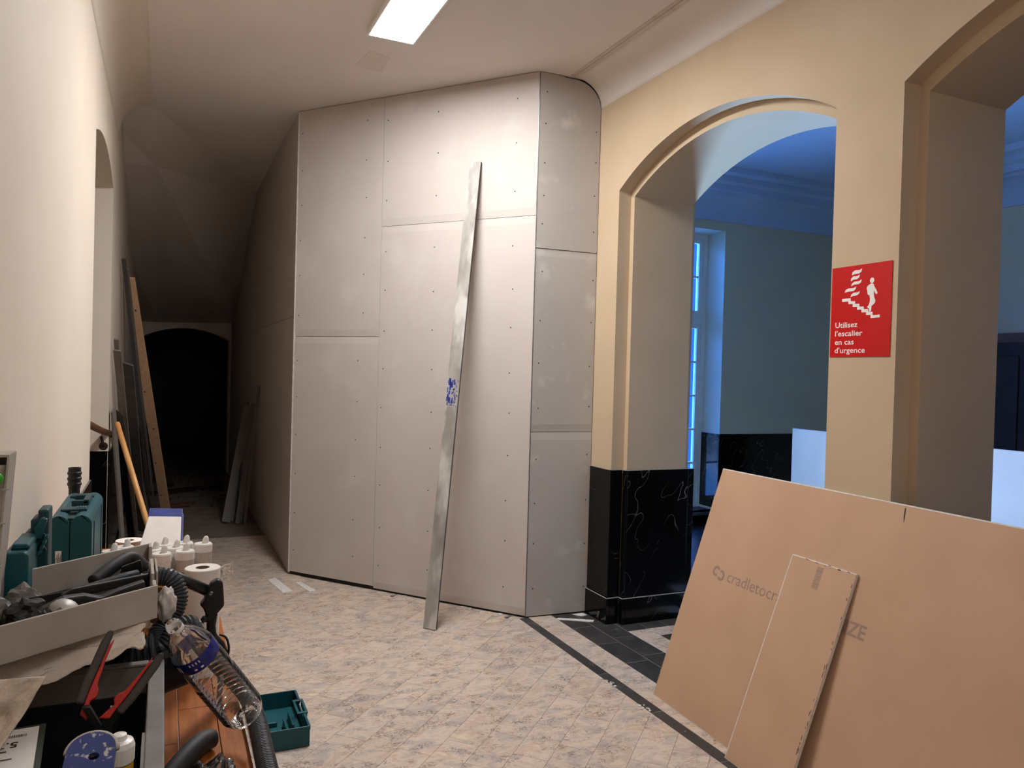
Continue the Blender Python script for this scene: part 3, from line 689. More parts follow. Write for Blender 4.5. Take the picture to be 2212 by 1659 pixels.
# narrow offcut in front of it
TLs = BB+bu*.650+bv*.887+bn*.0145
BLs = Vector((2.192, 2.556, .001)); sv = (TLs-BLs); sl = sv.length; sv.normalize()
su = (bu - sv*bu.dot(sv)).normalized(); sn = su.cross(sv).normalized()
sb = thing('plasterboard_offcut', 'narrow brown plasterboard offcut propped on the large brown sheet', 'plasterboard', (2.2, 2.4, 0))
M().obox(BLs-sn*.0125, su*.357, sv*sl, sn*.0125).build('board_core', 'gyps', sb)
M().obox(BLs+su*.0045+sv*.002, su*.352, sv*(sl-.006), sn*.0008).build('kraft_paper_face', 'kraft', sb)
f1 = BLs+sn*.0009
bc = []
random.seed(11); v0 = 0
pos = .0
while pos < .092:
    t_ = random.choice((.0015, .0025, .0035)); bc.append([(.158, .795+pos), (.192, .795+pos), (.192, .795+pos+t_), (.158, .795+pos+t_)]); pos += t_+random.choice((.0012, .002, .003))
mm = M()
for p in bc: mm.prism(p, f1, su, sv, sn*.0003)
mm.build('printed_barcode', 'ink', sb)
mm = M()
for k in range(34):
    u_, v_ = (.352+random.uniform(-.006, .003), random.uniform(.02, .86)) if k < 26 else (random.uniform(.05, .34), .905+random.uniform(-.006, .004))
    h_ = random.uniform(.006, .022); 
    if k < 26: mm.prism([(u_, v_), (u_+.0025, v_), (u_+.001, v_+h_), (u_-.0015, v_+h_)], f1, su, sv, sn*.0003)
    else: mm.prism([(u_, v_), (u_+h_, v_-.001), (u_+h_, v_+.001), (u_, v_+.0025)], f1, su, sv, sn*.0003)
stuff(mm.build('scuff_marks', 'inkb', sb))

# ================================================================== STRAIGHTEDGE
F0 = Vector((1.512, 4.562, .001)); T0 = Vector((1.868, 4.912, 3.02))
ld = (T0-F0).normalized(); la = (PD-ld*PD.dot(ld)).normalized(); ln = la.cross(ld).normalized()
if ln.dot(PN) < 0: ln = -ln
sd = thing('straightedge', 'long dusty aluminium straightedge leaning on the grey partition', 'straightedge', (1.53, 4.55, 0))
LL = (T0-F0).length
M().obox(F0, la*.090, ld*LL, ln*.018).build('bar', 'alu', sd, bevel=.0015)
M().obox(F0+la*.090+ld*.002+ln*.003, la*.0015, ld*(LL-.004), ln*.006).build('edge_groove', 'gap', sd)
bl = M(); random.seed(5)
for k in range(70):
    a_ = random.uniform(.004, .05) if k < 46 else random.uniform(.05, .082); h_ = random.uniform(1.39, 1.56)
    bl.obox(F0+la*a_+ld*h_+ln*.0182, la*random.uniform(.004, .016 if k < 46 else .006), ld*random.uniform(.006, .03 if k < 46 else .012), ln*.0003)
bl.build('worn_blue_sticker', 'blue', sd)

# ================================================================== SCRAPS ON THE FLOOR
def scrap(pts, mat, label, h=.002, cat='scrap', name='paper_scrap'):
    return tag(M().prism(pts, (0, 0, .0005), (1, 0, 0), (0, 1, 0), (0, 0, h)).build(name, mat), label, cat)
scrap([(.74, 5.98), (.80, 6.03), (.87, 5.62), (.80, 5.60)], 'gyps', 'wide pale tape strip on the floor at the partition corner')
scrap([(.92, 5.84), (.96, 5.86), (1.03, 5.58), (.98, 5.57)], 'gyps', 'narrow pale tape strip on the floor beside the partition foot')
scrap([(2.36, 4.43), (2.40, 4.45), (2.60, 4.33), (2.57, 4.30)], 'gyps', 'long white strip lying across the black border tiles')
scrap([(2.52, 4.485), (2.60, 4.488), (2.61, 4.44), (2.56, 4.43)], 'gyps', 'small white scrap where partition meets the marble pier')
def clip_(o, lab):
    a = PD*.02; b = PN*.075
    q = M(); q.obox(Vector(o), a, b, up*.003); q.obox(Vector(o)+b*.75, a, b*.25, up*.008)
    tag(q.build('metal_shim', 'steel'), lab, 'shim')
c0 = PL+PD*1.02; clip_((c0.x, c0.y, .0005), 'metal shim under the partition left of the straightedge')
c0 = PL+PD*1.93; clip_((c0.x, c0.y, .0005), 'metal shim under the partition near its right corner')
cr = M(); random.seed(21)
for k in range(90):
    x, y = random.uniform(.75, 2.2), random.uniform(2.8, 5.0)
    if (Vector((x, y, 0))-PL).dot(PN) < .05 or x > 2.2: continue
    s_ = random.uniform(.002, .006)*(1.6 if k % 9 == 0 else 1)
    a_ = random.uniform(0, 3); cr.prism([(s_*math.cos(a_+t), s_*math.sin(a_+t)*.7) for t in (0, 1.3, 2.6, 3.9, 5.1)], (x, y, .0002), (1, 0, 0), (0, 1, 0), (0, 0, s_*.5))
o = cr.build('plaster_crumbs', 'gyps'); stuff(tag(o, 'white plaster crumbs scattered over the vinyl floor', 'crumbs'))
dm = M()
for k in range(26):
    t = random.random(); p = PL+PD*(.85+1.15*t)+PN*random.uniform(.005, .05); s_ = random.uniform(.004, .012)
    a_ = random.uniform(0, 3); dm.prism([(s_*1.6*math.cos(a_+t2), s_*math.sin(a_+t2)) for t2 in (0, 1.3, 2.6, 3.9, 5.1)], (p.x, p.y, .0002), (1, 0, 0), (0, 1, 0), (0, 0, .0025))
for k in range(18):
    s_ = random.uniform(.004, .011); x = 2.15+random.uniform(-.02, .02); y = random.choice((3.42, 3.40, 3.1, 3.08))+random.uniform(-.05, .05)
    dm.prism([(s_*math.cos(t2), s_*math.sin(t2)) for t2 in (0, 1.3, 2.6, 3.9, 5.1)], (x, y, .0002), (1, 0, 0), (0, 1, 0), (0, 0, .003))
stuff(tag(dm.build('plaster_smears', 'gyps'), 'white plaster smears along the partition foot and dark floor strip', 'plaster'))

# ================================================================== DARK PASSAGE
def leaning(foot, top, width, thick, wdir, mat, name, label, cat, group=None, knots=0):
    foot, top, wd = Vector(foot), Vector(top), Vector(wdir); d = top-foot; L = d.length; d.normalize()
    wd = (wd-d*wd.dot(d)).normalized(); n = wd.cross(d)
    mm = M(); mm.obox(foot-wd*width/2-n*thick/2, wd*width, n*thick, d*L)
    z0 = min(p[2] for p in mm.v)
    mm.v = [(p[0], p[1], p[2]-z0+.001) for p in mm.v]
    if not knots: return tag(mm.build(name, mat), label, cat, group)
    t = thing(name, label, cat, (foot.x, foot.y, 0), group)
    mm.build('board', mat, t, bevel=.003)
    for k in range(knots):
        s_ = (k+.6)/knots*L*.95; side = random.uniform(-.3, .3)*width
        for sg_ in (-1, 1): M().lathe([(0, .0006), (.009, .0004), (.011, -.001)], foot+d*s_+wd*side+n*sg_*thick/2+Vector((0, 0, .001-z0)), n*sg_, 10).build('knot', 'rail', t)
    return t
leaning((.05, 8.98, 0), (-.292, 7.40, 2.33), .095, .022, (.85, -.3, 0), 'wood', 'timber_plank', 'long pale pine plank leaning on the left wall in the dark passage', 'plank', knots=6)
bt_ = (.13, 4.75, .012); tp_ = (-.245, 5.05, 1.245)
st = thing('broom_handle', 'round light wooden handle leaning in the left archway', 'broom handle', (.13, 4.75, 0))
M().tube([bt_, (Vector(bt_)+Vector(tp_))/2, tp_], [.0165, .0165, .0155], 14).build('pole', 'stick', st, smooth=True)
M().lathe([(.0155, 0), (.012, .008), (0, .012)], tp_, Vector(tp_)-Vector(bt_), 14).build('pole_tip', 'stick', st, smooth=True)
G = 'plasterboard offcuts leaning on the left passage wall'
leaning((-.17, 8.02, 0), (-.262, 6.30, 1.58), .12, .013, (.8, -.55, 0), 'boardd', 'plasterboard_strip', 'widest dark grey plasterboard strip behind the broom handle', 'plasterboard', G)
leaning((-.24, 7.3, 0), (-.31, 6.05, 1.76), .03, .013, (.9, -.3, 0), 'board', 'plasterboard_strip', 'thin light strip topping the stack beside the left archway', 'plasterboard', G)
leaning((-.20, 7.6, 0), (-.30, 6.0, 1.68), .05, .013, (.9, -.3, 0), 'board', 'plasterboard_strip', 'short strip just below the thinnest strip in the left stack', 'plasterboard', G)
leaning((-.12, 8.62, 0), (-.305, 8.0, 1.10), .05, .013, (.9, -.3, 0), 'board', 'plasterboard_strip', 'pale narrow strip between broom handle and pine plank', 'plasterboard', G)
leaning((-.10, 8.9, 0), (-.31, 6.85, 2.42), .03, .013, (.9, -.3, 0), 'boardd', 'plasterboard_strip', 'tallest thin strip standing behind the top of the pine plank', 'plasterboard', G)
leaning((-.06, 9.0, 0), (-.29, 7.0, 2.36), .02, .013, (.9, -.3, 0), 'board', 'plasterboard_strip', 'thin strip hugging the left edge of the pine plank', 'plasterboard', G)
leaning((-.245, 6.5, 0), (-.315, 5.96, 1.26), .10, .013, (.15, 1, 0), 'board', 'plasterboard_strip', 'pale board edge standing right beside the archway jamb', 'plasterboard', G)
leaning((-.20, 7.1, 0), (-.30, 6.25, 1.22), .10, .013, (.5, -.9, 0), 'brown', 'plasterboard_strip', 'dark brown board in front of the grey strips by the archway', 'board', G)
G = 'plasterboard strips leaning on the partition side'
for k, (ft, tp, wd, wdir, lab) in enumerate((
    ((.60, 8.27, 0), (.845, 8.9, 1.15), .085, (.95, .3, 0), 'broad front plasterboard strip leaning on the partition side'),
    ((.66, 8.33, 0), (.880, 9.2, 1.18), .03, (.9, .4, 0), 'second strip from the front leaning on the partition side'),
    ((.70, 8.20, 0), (.884, 8.75, 1.19), .035, (.9, .4, 0), 'middle strip of the group leaning on the partition side'),
    ((.735, 8.24, 0), (.888, 8.5, 1.08), .03, (.9, .4, 0), 'shortest strip of the group leaning on the partition side'),
    ((.77, 8.15, 0), (.892, 8.27, 1.40), .03, (.9, .4, 0), 'tallest strip of the group leaning on the partition side'))):
    leaning(ft, tp, wd, .013, wdir, 'board', 'plasterboard_strip', lab, 'plasterboard', G)
# things lying in the dark
leaning((-.1, 9.3, .02), (.35, 9.45, .03), .09, .03, (0, 1, 0), 'rail', 'timber_offcut', 'short timber lying on the dark passage floor', 'timber')
leaning((-.15, 10.3, .02), (.7, 10.7, .03), .12, .04, (0, 1, 0), 'brown', 'timber_offcut', 'dark timber lying deep in the passage', 'timber')
leaning((.1, 10.9, .0), (-.25, 11.6, .8), .10, .03, (1, 0, 0), 'brown', 'timber_offcut', 'dark plank slanting on the left far down the passage', 'timber')
rb = M()
for k in range(60):
    x, y = random.uniform(-.2, .8), random.uniform(9.2, 12); s_ = random.uniform(.015, .05)
    rb.obox((x, y, .001), (s_, s_*.3, 0), (-s_*.3, s_*1.5, 0), (0, 0, s_*.5))
stuff(tag(rb.build('rubble', 'dark'), 'rubble strewn over the dark end of the passage', 'rubble'))
# handrail in the left archway
hr = thing('handrail', 'brown wooden handrail slanting through the left archway', 'handrail', (-.36, 5.5, 1.0))
M().tube([(-.40, 4.72, 1.285), (-.37, 5.6, 1.165), (-.300, 6.55, 1.035)], .021, 12).build('rail', 'rail', hr, smooth=True)
M().tube([(-.378, 5.86, 1.10), (-.372, 5.88, 1.06), (-.368, 5.925, 1.03)], .010, 8).build('bracket', 'brown', hr, smooth=True)
M().lathe([(0, 0), (.028, 0), (.028, .006), (0, .008)], (-.368, 5.925, 1.03), (0, -1, 0), 14).build('wall_rose', 'brown', hr)

# ================================================================== THINGS SEEN IN THE FAR ROOM
wb = tag(M().prism([(3.55, 3.55), (4.15, 3.7), (4.02, 4.25), (3.40, 4.10)], (0, 0, .002), (1, 0, 0), (0, 1, 0), (0, 0, .012)).build('white_sheet', 'fwhite'), 'white sheet lying on the blue room floor behind the black pier', 'sheet')
bxs = thing('tool_pouch', 'dark open tool bag on the blue room floor under the window', 'tool bag', (5.1, 5.75, 0))
M().box(4.8, 5.35, 5.6, 5.95, .001, .16).build('bag_body', 'black', bxs, bevel=.03)
M().tube(smoothpath([(4.85, 5.77, .15), (4.95, 5.77, .27), (5.15, 5.77, .28), (5.3, 5.77, .15)]), .012, 8).build('bag_handle', 'black', bxs, smooth=True)
tag(M().box(4.72, 4.84, 5.45, 5.55, .001, .13).build('white_carton', 'fwhite', bevel=.004), 'small pale carton beside the dark tool bag', 'carton')
tag(M().box(4.95, 5.12, 5.38, 5.46, .001, .05).build('blue_packet', 'fwhite', bevel=.008), 'flat pale packet in front of the dark tool bag', 'packet')
random.seed(9)
for k, (x, y, a_, l_, lab) in enumerate(((4.45, 4.95, .3, .5, 'thin metal strip nearest the window on the blue room floor'), (4.30, 4.72, -.2, .45, 'thin metal strip crossed over another on the blue room floor'), (4.25, 4.80, .75, .4, 'slanted thin metal strip on the blue room floor'))):
    d = Vector((math.cos(a_), math.sin(a_), 0))*l_; nn_ = Vector((-math.sin(a_), math.cos(a_), 0))*.03
    tag(M().obox((x-d.x/2, y-d.y/2, .001+.007*k), d, nn_, (0, 0, .006)).build('metal_strip', 'steel'), lab, 'metal strip', 'metal strips on the far floor')
cb = M().tube(smoothpath([(4.55, 5.3, .01), (4.68, 5.38, .02), (4.76, 5.30, .06), (4.86, 5.40, .03), (4.80, 5.52, .02), (4.62, 5.50, .01), (4.6, 5.2, .01)]), .007, 6).build('power_cable', 'black', smooth=True)
tag(cb, 'dark cable coiled on the floor by the tool bag', 'cable')
# ================================================================== WORKBENCH
T = .87
wbn = thing('workbench', 'long plank workbench crowded with tools along the left wall', 'workbench', (-.08, 2.2, 0))
xs = [-.325, -.25, -.175, -.10, -.035, .040, .114, .1635]
for k in range(7):
    cuts = [.85, (1.2, 1.95, 1.45, 2.3, 1.6, 1.755, 2.6)[k], 3.392]
    for a, b in zip(cuts, cuts[1:]): M().box(xs[k]+.0008, xs[k+1]-.0008, a+.0008, b-.0008, T-.022, T).build('plank', 'bench', wbn, bevel=.0012)
for y in (1.0, 3.1):
    M().box(-.32, .15, y, y+.06, T-.082, T-.023).build('crossbeam', 'bench', wbn)
    for x in (-.30, .10): M().box(x, x+.05, y+.005, y+.055, 0, T-.083).build('leg', 'bench', wbn)
# --- tall teal tool case
tc = thing('tool_case', 'tall teal plastic tool case standing against the left wall', 'tool case', (-.215, 2.5, T))
x0, x1 = -.268, -.166
def rbox(mm, x0, x1, y0, y1, z0, z1, r, n=5):   # box with rounded top edges (profile in x-z)
    pf = [(x0, z0), (x1, z0)] + [(x1-r+r*math.cos(t), z1-r+r*math.sin(t)) for t in [k/n*math.pi/2 for k in range(n+1)]] + [(x0+r-r*math.sin(t), z1-r+r*math.cos(t)) for t in [k/n*math.pi/2 for k in range(n+1)]]
    mm.prism(pf, (0, y0, 0), (1, 0, 0), (0, 0, 1), (0, y1-y0, 0))
xm = (x0+x1)/2
q = M(); rbox(q, x0, xm-.0012, 2.30, 2.70, T+.002, 1.197, .026); q.build('shell_half', 'teal', tc, bevel=.012)
q = M(); rbox(q, xm+.0012, x1, 2.30, 2.70, T+.002, 1.197, .026); q.build('shell_half', 'teal', tc, bevel=.012)
M().box(x0+.006, x1-.006, 2.312, 2.688, T+.008, 1.188).build('seam', 'teald', tc)
for y in (2.37, 2.60):
    l_ = M().box(xm-.030, xm+.034, y, y+.045, 1.196, 1.203).build('latch', 'teald', tc, bevel=.003)
    for j in range(4): M().box(xm+.008+j*.006, xm+.011+j*.006, y+.008, y+.036, 1.203, 1.205).build('latch_rib', 'teal', l_)
hq = M(); hq.box(xm-.012, xm+.030, 2.455, 2.47, 1.195, 1.212); hq.box(xm-.012, xm+.030, 2.555, 2.57, 1.195, 1.212); hq.box(xm+.016, xm+.032, 2.455, 2.57, 1.200, 1.214)
hq.build('carry_handle', 'teald', tc, bevel=.003)
for y in (2.36, 2.62): M().box(x1-.001, x1+.002, y, y+.007, T+.03, 1.17).build('side_rib', 'teald', tc)
lb = M().box(xm-.032, xm-.018, 2.2982, 2.2999, 1.068, 1.106).build('paper_label', 'plw', tc)
q = M()
for j in range(5): q.box(xm-.030+j*.0025, xm-.0290+j*.0025, 2.2976, 2.2983, 1.072, 1.072+.030*(.6+.4*((j*7) % 3)/2))
q.build('label_print', 'inkb', lb)
# --- black tube behind it
bt = thing('black_tube', 'black ribbed plastic tube upright behind the teal case', 'tube', (-.250, 2.76, T))
M().lathe([(.016, 0), (.016, .33), (.0175, .335), (.0185, .36), (.0175, .365), (.0185, .38), (.0178, .392), (.0185, .397), (.0145, .397), (.0138, .30), (0, .29)], (-.250, 2.76, T+.001), (0, 0, 1), 20).build('pipe', 'black', bt, smooth=False)
q = M()
for j in range(3): q.lathe([(.0175, 0), (.0205, .004), (.0205, .009), (.0175, .013)], (-.250, 2.76, T+.34+j*.017), (0, 0, 1), 20)
q.build('ribs', 'black', bt)
# --- small teal clamp-like case at far left
t2 = thing('stepped_teal_case', 'small stepped teal plastic case at the far left behind the grey tray', 'tool case', (-.235, 1.66, T))
k_ = 1.6; P = lambda x, z: (x, z)
def tealpoly(name, pts, y0, y1, mat, par, bev=.004):
    return M().prism(pts, (0, y0, 0), (1, 0, 0), (0, 0, 1), (0, y1-y0, 0)).build(name, mat, par, bevel=bev)
tealpoly('front_shell', [(-.252, T), (-.212, T), (-.212, 1.257), (-.218, 1.263), (-.246, 1.263), (-.252, 1.257)], 1.58, 1.70, 'teal', t2, .006)
tealpoly('back_panel', [(-.218, T), (-.196, T), (-.196, 1.316), (-.214, 1.316), (-.214, 1.300), (-.226, 1.298), (-.226, 1.275), (-.236, 1.270), (-.240, 1.263)], 1.702, 1.76, 'teald', t2)
tealpoly('top_latch', [(-.243, 1.2632), (-.212, 1.2632), (-.214, 1.272), (-.238, 1.274)], 1.60, 1.70, 'teal', t2, .003)
tealpoly('slanted_strap', [(-.214, 1.262), (-.206, 1.262), (-.197, 1.300), (-.207, 1.302), (-.219, 1.280)], 1.69, 1.701, 'teal', t2, .002)
for j in range(4):
    tealpoly('toothed_rib', [(-.212+j*.0035, 1.232+j*.009), (-.205+j*.0035, 1.236+j*.009), (-.205+j*.0035, 1.244+j*.009), (-.211+j*.0035, 1.241+j*.009)], 1.68, 1.7015, 'teal', t2, .001)
for z in (1.298, 1.268, 1.244):
    M().tube(smoothpath([(-.208, 1.700, z), (-.203, 1.694, z+.004), (-.199, 1.700, z-.005)], 4), .0013, 6).build('wire_clip', 'steel', t2)
# --- upright grey bin on the far left
lb = thing('upright_grey_bin', 'grey plastic bin standing on end at the left picture edge', 'bin', (-.29, 1.53, T))
Yf, Yr = 1.50, 1.566
M().obox((-.335, Yf, 1.439), (.104, 0, 0), (0, Yr-Yf, 0), (0, 0, .004)).build('end_wall', 'greyp', lb)
def sidew(o): return [(-.2310+o, Yf, 1.439), (-.2455+o, Yf, 1.22), (-.250+o, Yf, T), (-.250+o, Yr, T), (-.2455+o, Yr, 1.22), (-.2310+o, Yr, 1.439)]
q = M(); q.add(sidew(0)+sidew(-.003), [(0, 1, 4, 5), (1, 2, 3, 4), (6, 7, 10, 11), (7, 8, 9, 10), (0, 1, 7, 6), (1, 2, 8, 7), (5, 4, 10, 11), (4, 3, 9, 10), (0, 5, 11, 6), (2, 3, 9, 8)])
q.build('side_wall', 'greyp', lb)
M().prism([(-.335, T), (-.250, T), (-.2455, 1.22), (-.2310, 1.441), (-.335, 1.441)], (0, Yr, 0), (1, 0, 0), (0, 0, 1), (0, .004, 0)).build('back_wall', 'greyd', lb)
M().box(-.335, -.251, Yf, Yr, T, T+.004).build('bottom_wall', 'greyd', lb)
for z in (1.386, 1.330, 1.258):
    xx = -.2310-(1.439-z)*.066; M().box(xx-.007, xx+.004, Yf-.004, Yf, z-.0012, z+.0012).build('tab', 'greyp', lb)
q = M()
def bagp(u, v):
    n = noise.noise(Vector((u*4, v*6, 1)))*.010 + noise.noise(Vector((u*11, v*14, 3)))*.005
    return (-.333+u*(.0985-v*.012)+n*.2*(1-u), 1.520-.016*math.sin(u*3)+n*1.2, 1.425-v*.30)
q.grid(bagp, 18, 34); crb = q.build('crumpled_paper_bag', 'bag', smooth=True, solid=.001); tag(crb, 'crumpled beige bag stuffed into the upright grey bin', 'bag')
q = M(); q.lathe([(0, .010), (.008, .009), (.011, .004), (.011, -.010), (.008, -.014), (0, -.014)], (-.248, 1.488, 1.405), (.4, -.8, .3), 14)
tag(q.build('green_bottle_cap', 'green', smooth=True), 'bright green cap poking from the upright grey bin', 'cap')
# --- tape roll, sponge float
tr = thing('tape_roll', 'large roll of beige joint tape at the bench end', 'tape roll', (-.105, 3.16, T))
M().lathe([(.016, .075), (.047, .075), (.047, 0), (.016, 0)], (-.105, 3.16, T), (0, 0, 1), 28, True).build('tape', 'papere', tr)
M().lathe([(.014, .0755), (.0165, .0755), (.0165, 0), (.014, 0)], (-.105, 3.16, T), (0, 0, 1), 28, True).build('core', 'card', tr)
M().lathe([(.017, .0756), (.0465, .0756), (.0465, .0766), (.017, .0766)], (-.105, 3.16, T), (0, 0, 1), 28, True).build('top_face', 'paper', tr)
sf = thing('sponge_float', 'white sponge float with blue edge propped behind the cartridges', 'float', (0, 2.95, T))
o0 = Vector((-.076, 2.80, .992)); fa_ = Vector((.132, -.004, -.004)); fb_ = Vector((.022, .30, .052)); fc_ = Vector((0, -.014, .03))
q = M(); 
vs = [Vector(p) for p in ((-.066, 2.86, .972), (.062, 2.855, .964), (.066, 2.97, 1.052), (-.040, 2.975, 1.058))]
nn_ = (vs[1]-vs[0]).cross(vs[3]-vs[0]).normalized()
def slabq(vs, n0, n1, name, mat, par, bev=.003):
    q = M(); q.add([v+nn_*n0 for v in vs]+[v+nn_*n1 for v in vs], [(0, 1, 2, 3), (4, 5, 6, 7), (0, 1, 5, 4), (1, 2, 6, 5), (2, 3, 7, 6), (3, 0, 4, 7)]); return q.build(name, mat, par, bevel=bev)
slabq(vs, -.012, .012, 'sponge_pad', 'paper', sf)
sc = (vs[0]+vs[1]+vs[2]+vs[3])/4
v2 = [vs[3]+Vector((-.002, -.002, -.002)), vs[2]+Vector((.004, -.002, -.002)), vs[2]+Vector((.004, .025, .024)), vs[3]+Vector((.002, .025, .024))]
slabq(v2, -.014, .012, 'blue_rim', 'blue', sf)
v3 = [vs[1]+Vector((.001, 0, 0)), vs[1]+Vector((.007, 0, 0)), vs[2]+Vector((.007, .01, .01)), vs[2]+Vector((.001, .01, .01))]
slabq(v3, -.014, .010, 'blue_side', 'blue', sf, .001)
q = M(); q.box(-.03, .03, 2.93, 2.99, T+.001, .985); q.build('handle', 'blue', sf, bevel=.01)
# --- sealant cartridges
def cartridge(loc, kind, label, body='plw', ltop=None):
    c = thing('sealant_cartridge', label, 'cartridge', loc, 'sealant cartridges standing on the bench'); x, y, z = loc
    M().lathe([(0, 0), (.0235, 0), (.0245, .003), (.0245, .205), (.0235, .208), (0, .208)], loc, (0, 0, 1), 22).build('tube', body, c, smooth=False)
    M().lathe([(.0246, .192), (.0256, .193), (.0256, .212), (.0235, .2155), (.010, .2165), (0, .2165)], loc, (0, 0, 1), 22).build('end_cap', 'plw', c)
    dx = .006 if kind != 'grey' else .003
    M().lathe([(.0095, 0), (.0085, .006), (.008, .012), (.0055, .018), (0, .021)], (x+dx, y+.002, z+.216), (.15, 0, 1), 14).build('nozzle', 'plw', c, smooth=True)
    bands = {'yellow': ((.030, .128, 'labelk'), (.128, .172, 'labely')), 'grey': ((.035, .16, 'labelg'),), 'plain': ((.03, .15, 'labelk'),)}[kind]
    for a, b, mt in bands: M().lathe([(.02465, a), (.0250, a+.0005), (.0250, b-.0005), (.02465, b)], loc, (0, 0, 1), 22).build('label_band', mt, c)
    return c
cartridge((.003, 2.292, T), 'yellow', 'front left cartridge with yellow and brown label among the white caps')
cartridge((.062, 2.306, T), 'grey', 'front right cartridge with printed grey label beside the paper roll', 'tubeg')
cartridge((.036, 2.356, T), 'plain', 'cartridge in the second row right, behind the grey labelled one', 'tubeg')
cartridge((-.018, 2.350, T), 'plain', 'cartridge in the second row left, behind the yellow labelled one')
cartridge((.006, 2.405, T), 'plain', 'cartridge in the back row on the left')
cartridge((.062, 2.412, T), 'plain', 'cartridge in the back row in the middle')
cartridge((.112, 2.385, T), 'plain', 'rightmost cartridge nearest the bench edge', 'tubeg')
cartridge((-.092, 2.405, T), 'plain', 'lone cartridge left of the group beside the teal case')
cartridge((-.122, 2.36, T), 'plain', 'leftmost white capped cartridge, almost hidden by the grey tray')
# --- chips on the bench end
for k, (x, y, s_, mt, lab) in enumerate(((.128, 2.80, .012, 'card', 'brown wood chip at the bench corner'), (.13, 2.55, .014, 'gyps', 'white plaster lump on the bench behind the paper roll'), (.11, 2.50, .010, 'card', 'reddish chip beside the white plaster lump'))):
    q = M(); 
    bm_ = [(s_*math.cos(t)*(1.4 if i % 2 else 1), s_*math.sin(t)) for i, t in enumerate((0, 1.1, 2.3, 3.2, 4.2, 5.3))]
    q.prism(bm_, (x, y, T+.0005), (1, 0, 0), (0, 1, 0), (0.002, .001, s_*1.1)); tag(q.build('chip', mt, bevel=.002), lab, 'debris')
# --- paper towel roll
pr_ = thing('paper_towel_roll', 'white paper towel roll standing on the bench', 'paper roll', (.092, 1.95, T))
M().lathe([(.016, .252), (.0385, .252), (.0400, .2505), (.0400, .001), (.016, .001)], (.092, 1.95, T), (0, 0, 1), 36, True).build('paper', 'paper', pr_)
M().lathe([(.0145, .2515), (.0165, .2515), (.0165, .001), (.0145, .001)], (.092, 1.95, T), (0, 0, 1), 24, True).build('core', 'card', pr_)
q = M()
def flap(u, v): return (.129+u*.030+noise.noise(Vector((u*3, v*4, 0)))*.006, 1.955-u*.01+noise.noise(Vector((u*5, v*3, 4)))*.010, T+.248-v*.05+u*.012*(1-v)+v*u*.025)
q.grid(flap, 8, 8); q.build('torn_sheet', 'paper', pr_, solid=.002)
# --- caulking gun
cg = thing('caulking_gun', 'black caulking gun lying in front of the paper roll', 'caulking gun', (.07, 1.72, 1.0))
M().tube([(-.045, 1.745, 1.183), (.03, 1.74, 1.158), (.098, 1.735, 1.121)], .0115, 14).build('barrel', 'black', cg, smooth=True)
M().lathe([(.0116, 0), (.014, .001), (.014, .006), (.008, .010), (0, .010)], (.096, 1.735, 1.122), (.85, -.05, -.45), 14).build('barrel_collar', 'steel', cg)
hp = [(.091, 1.128), (.099, 1.143), (.112, 1.150), (.122, 1.143), (.124, 1.120), (.126, 1.092), (.116, 1.080), (.104, 1.068), (.098, 1.06), (.085, 1.06), (.090, 1.075), (.084, 1.090), (.077, 1.098), (.085, 1.108)]
M().prism(hp, (0, 1.722, 0), (1, 0, 0), (0, 0, 1), (0, .022, 0)).build('frame_bracket', 'black', cg, bevel=.004)
M().prism([(.104, 1.070), (.114, 1.078), (.110, 1.05), (.112, 1.03), (.128, 1.012), (.136, .99), (.133, .965), (.122, .958), (.115, .985), (.105, 1.0), (.092, 1.03), (.092, 1.06)], (0, 1.724, 0), (1, 0, 0), (0, 0, 1), (0, .018, 0)).build('handle', 'black', cg, bevel=.005)
M().tube(smoothpath([(.088, 1.715, 1.075), (.074, 1.712, 1.050), (.080, 1.708, 1.015), (.10, 1.706, .985)]), .0055, 8).build('trigger', 'black', cg, smooth=True)
M().tube(smoothpath([(.118, 1.73, 1.03), (.131, 1.728, 1.022), (.137, 1.728, 1.0), (.134, 1.73, .97)]), .0025, 8).build('wire_hook', 'black', cg, smooth=True)
M().tube([(.123, 1.73, .962), (.12, 1.73, T+.003)], .006, 8).build('push_rod', 'steel', cg, smooth=True)
# --- grey corrugated hose
pth = smoothpath([(-.03, 1.66, 1.17), (-.008, 1.655, 1.182), (.020, 1.645, 1.178), (.034, 1.635, 1.148), (.024, 1.62, 1.112), (.000, 1.60, 1.088), (.008, 1.57, 1.072), (.034, 1.585, 1.098), (.056, 1.60, 1.097), (.066, 1.62, 1.072), (.082, 1.67, 1.03), (.118, 1.73, .965), (.150, 1.77, .915), (.176, 1.72, .893), (.183, 1.60, .890), (.181, 1.44, .888), (.178, 1.20, .888), (.17, 1.0, .90)], 14)
pth = resample(pth, .0021)
rs = [(.0185 if (i % 3 == 0) else (.0183 if i % 3 == 1 else .0150)) for i in range(len(pth))]
tag(M().tube(pth, rs, 16).build('corrugated_hose', 'rubber', smooth=False), 'grey corrugated hose looping over the bench edge', 'hose')
# --- crumpled white bag stuffed beside hose
q = M(); bm = bmesh.new(); bmesh.ops.create_icosphere(bm, subdivisions=4, radius=1)
for v in bm.verts:
    p = v.co.copy(); k = 1+.28*noise.noise(p*2.2)+.16*abs(noise.noise(p*5))+.05*noise.noise(p*12)
    v.co = Vector((p.x*.017, p.y*.016, p.z*.031))*k + Vector((.012, 1.60, 1.142))
bm.verts.ensure_lookup_table(); q.add([v.co for v in bm.verts], [[v.index for v in f.verts] for f in bm.faces]); bm.free()
tag(q.build('crumpled_tissue', 'bag', smooth=True), 'crumpled white tissue tucked between grey tray and hose', 'tissue')
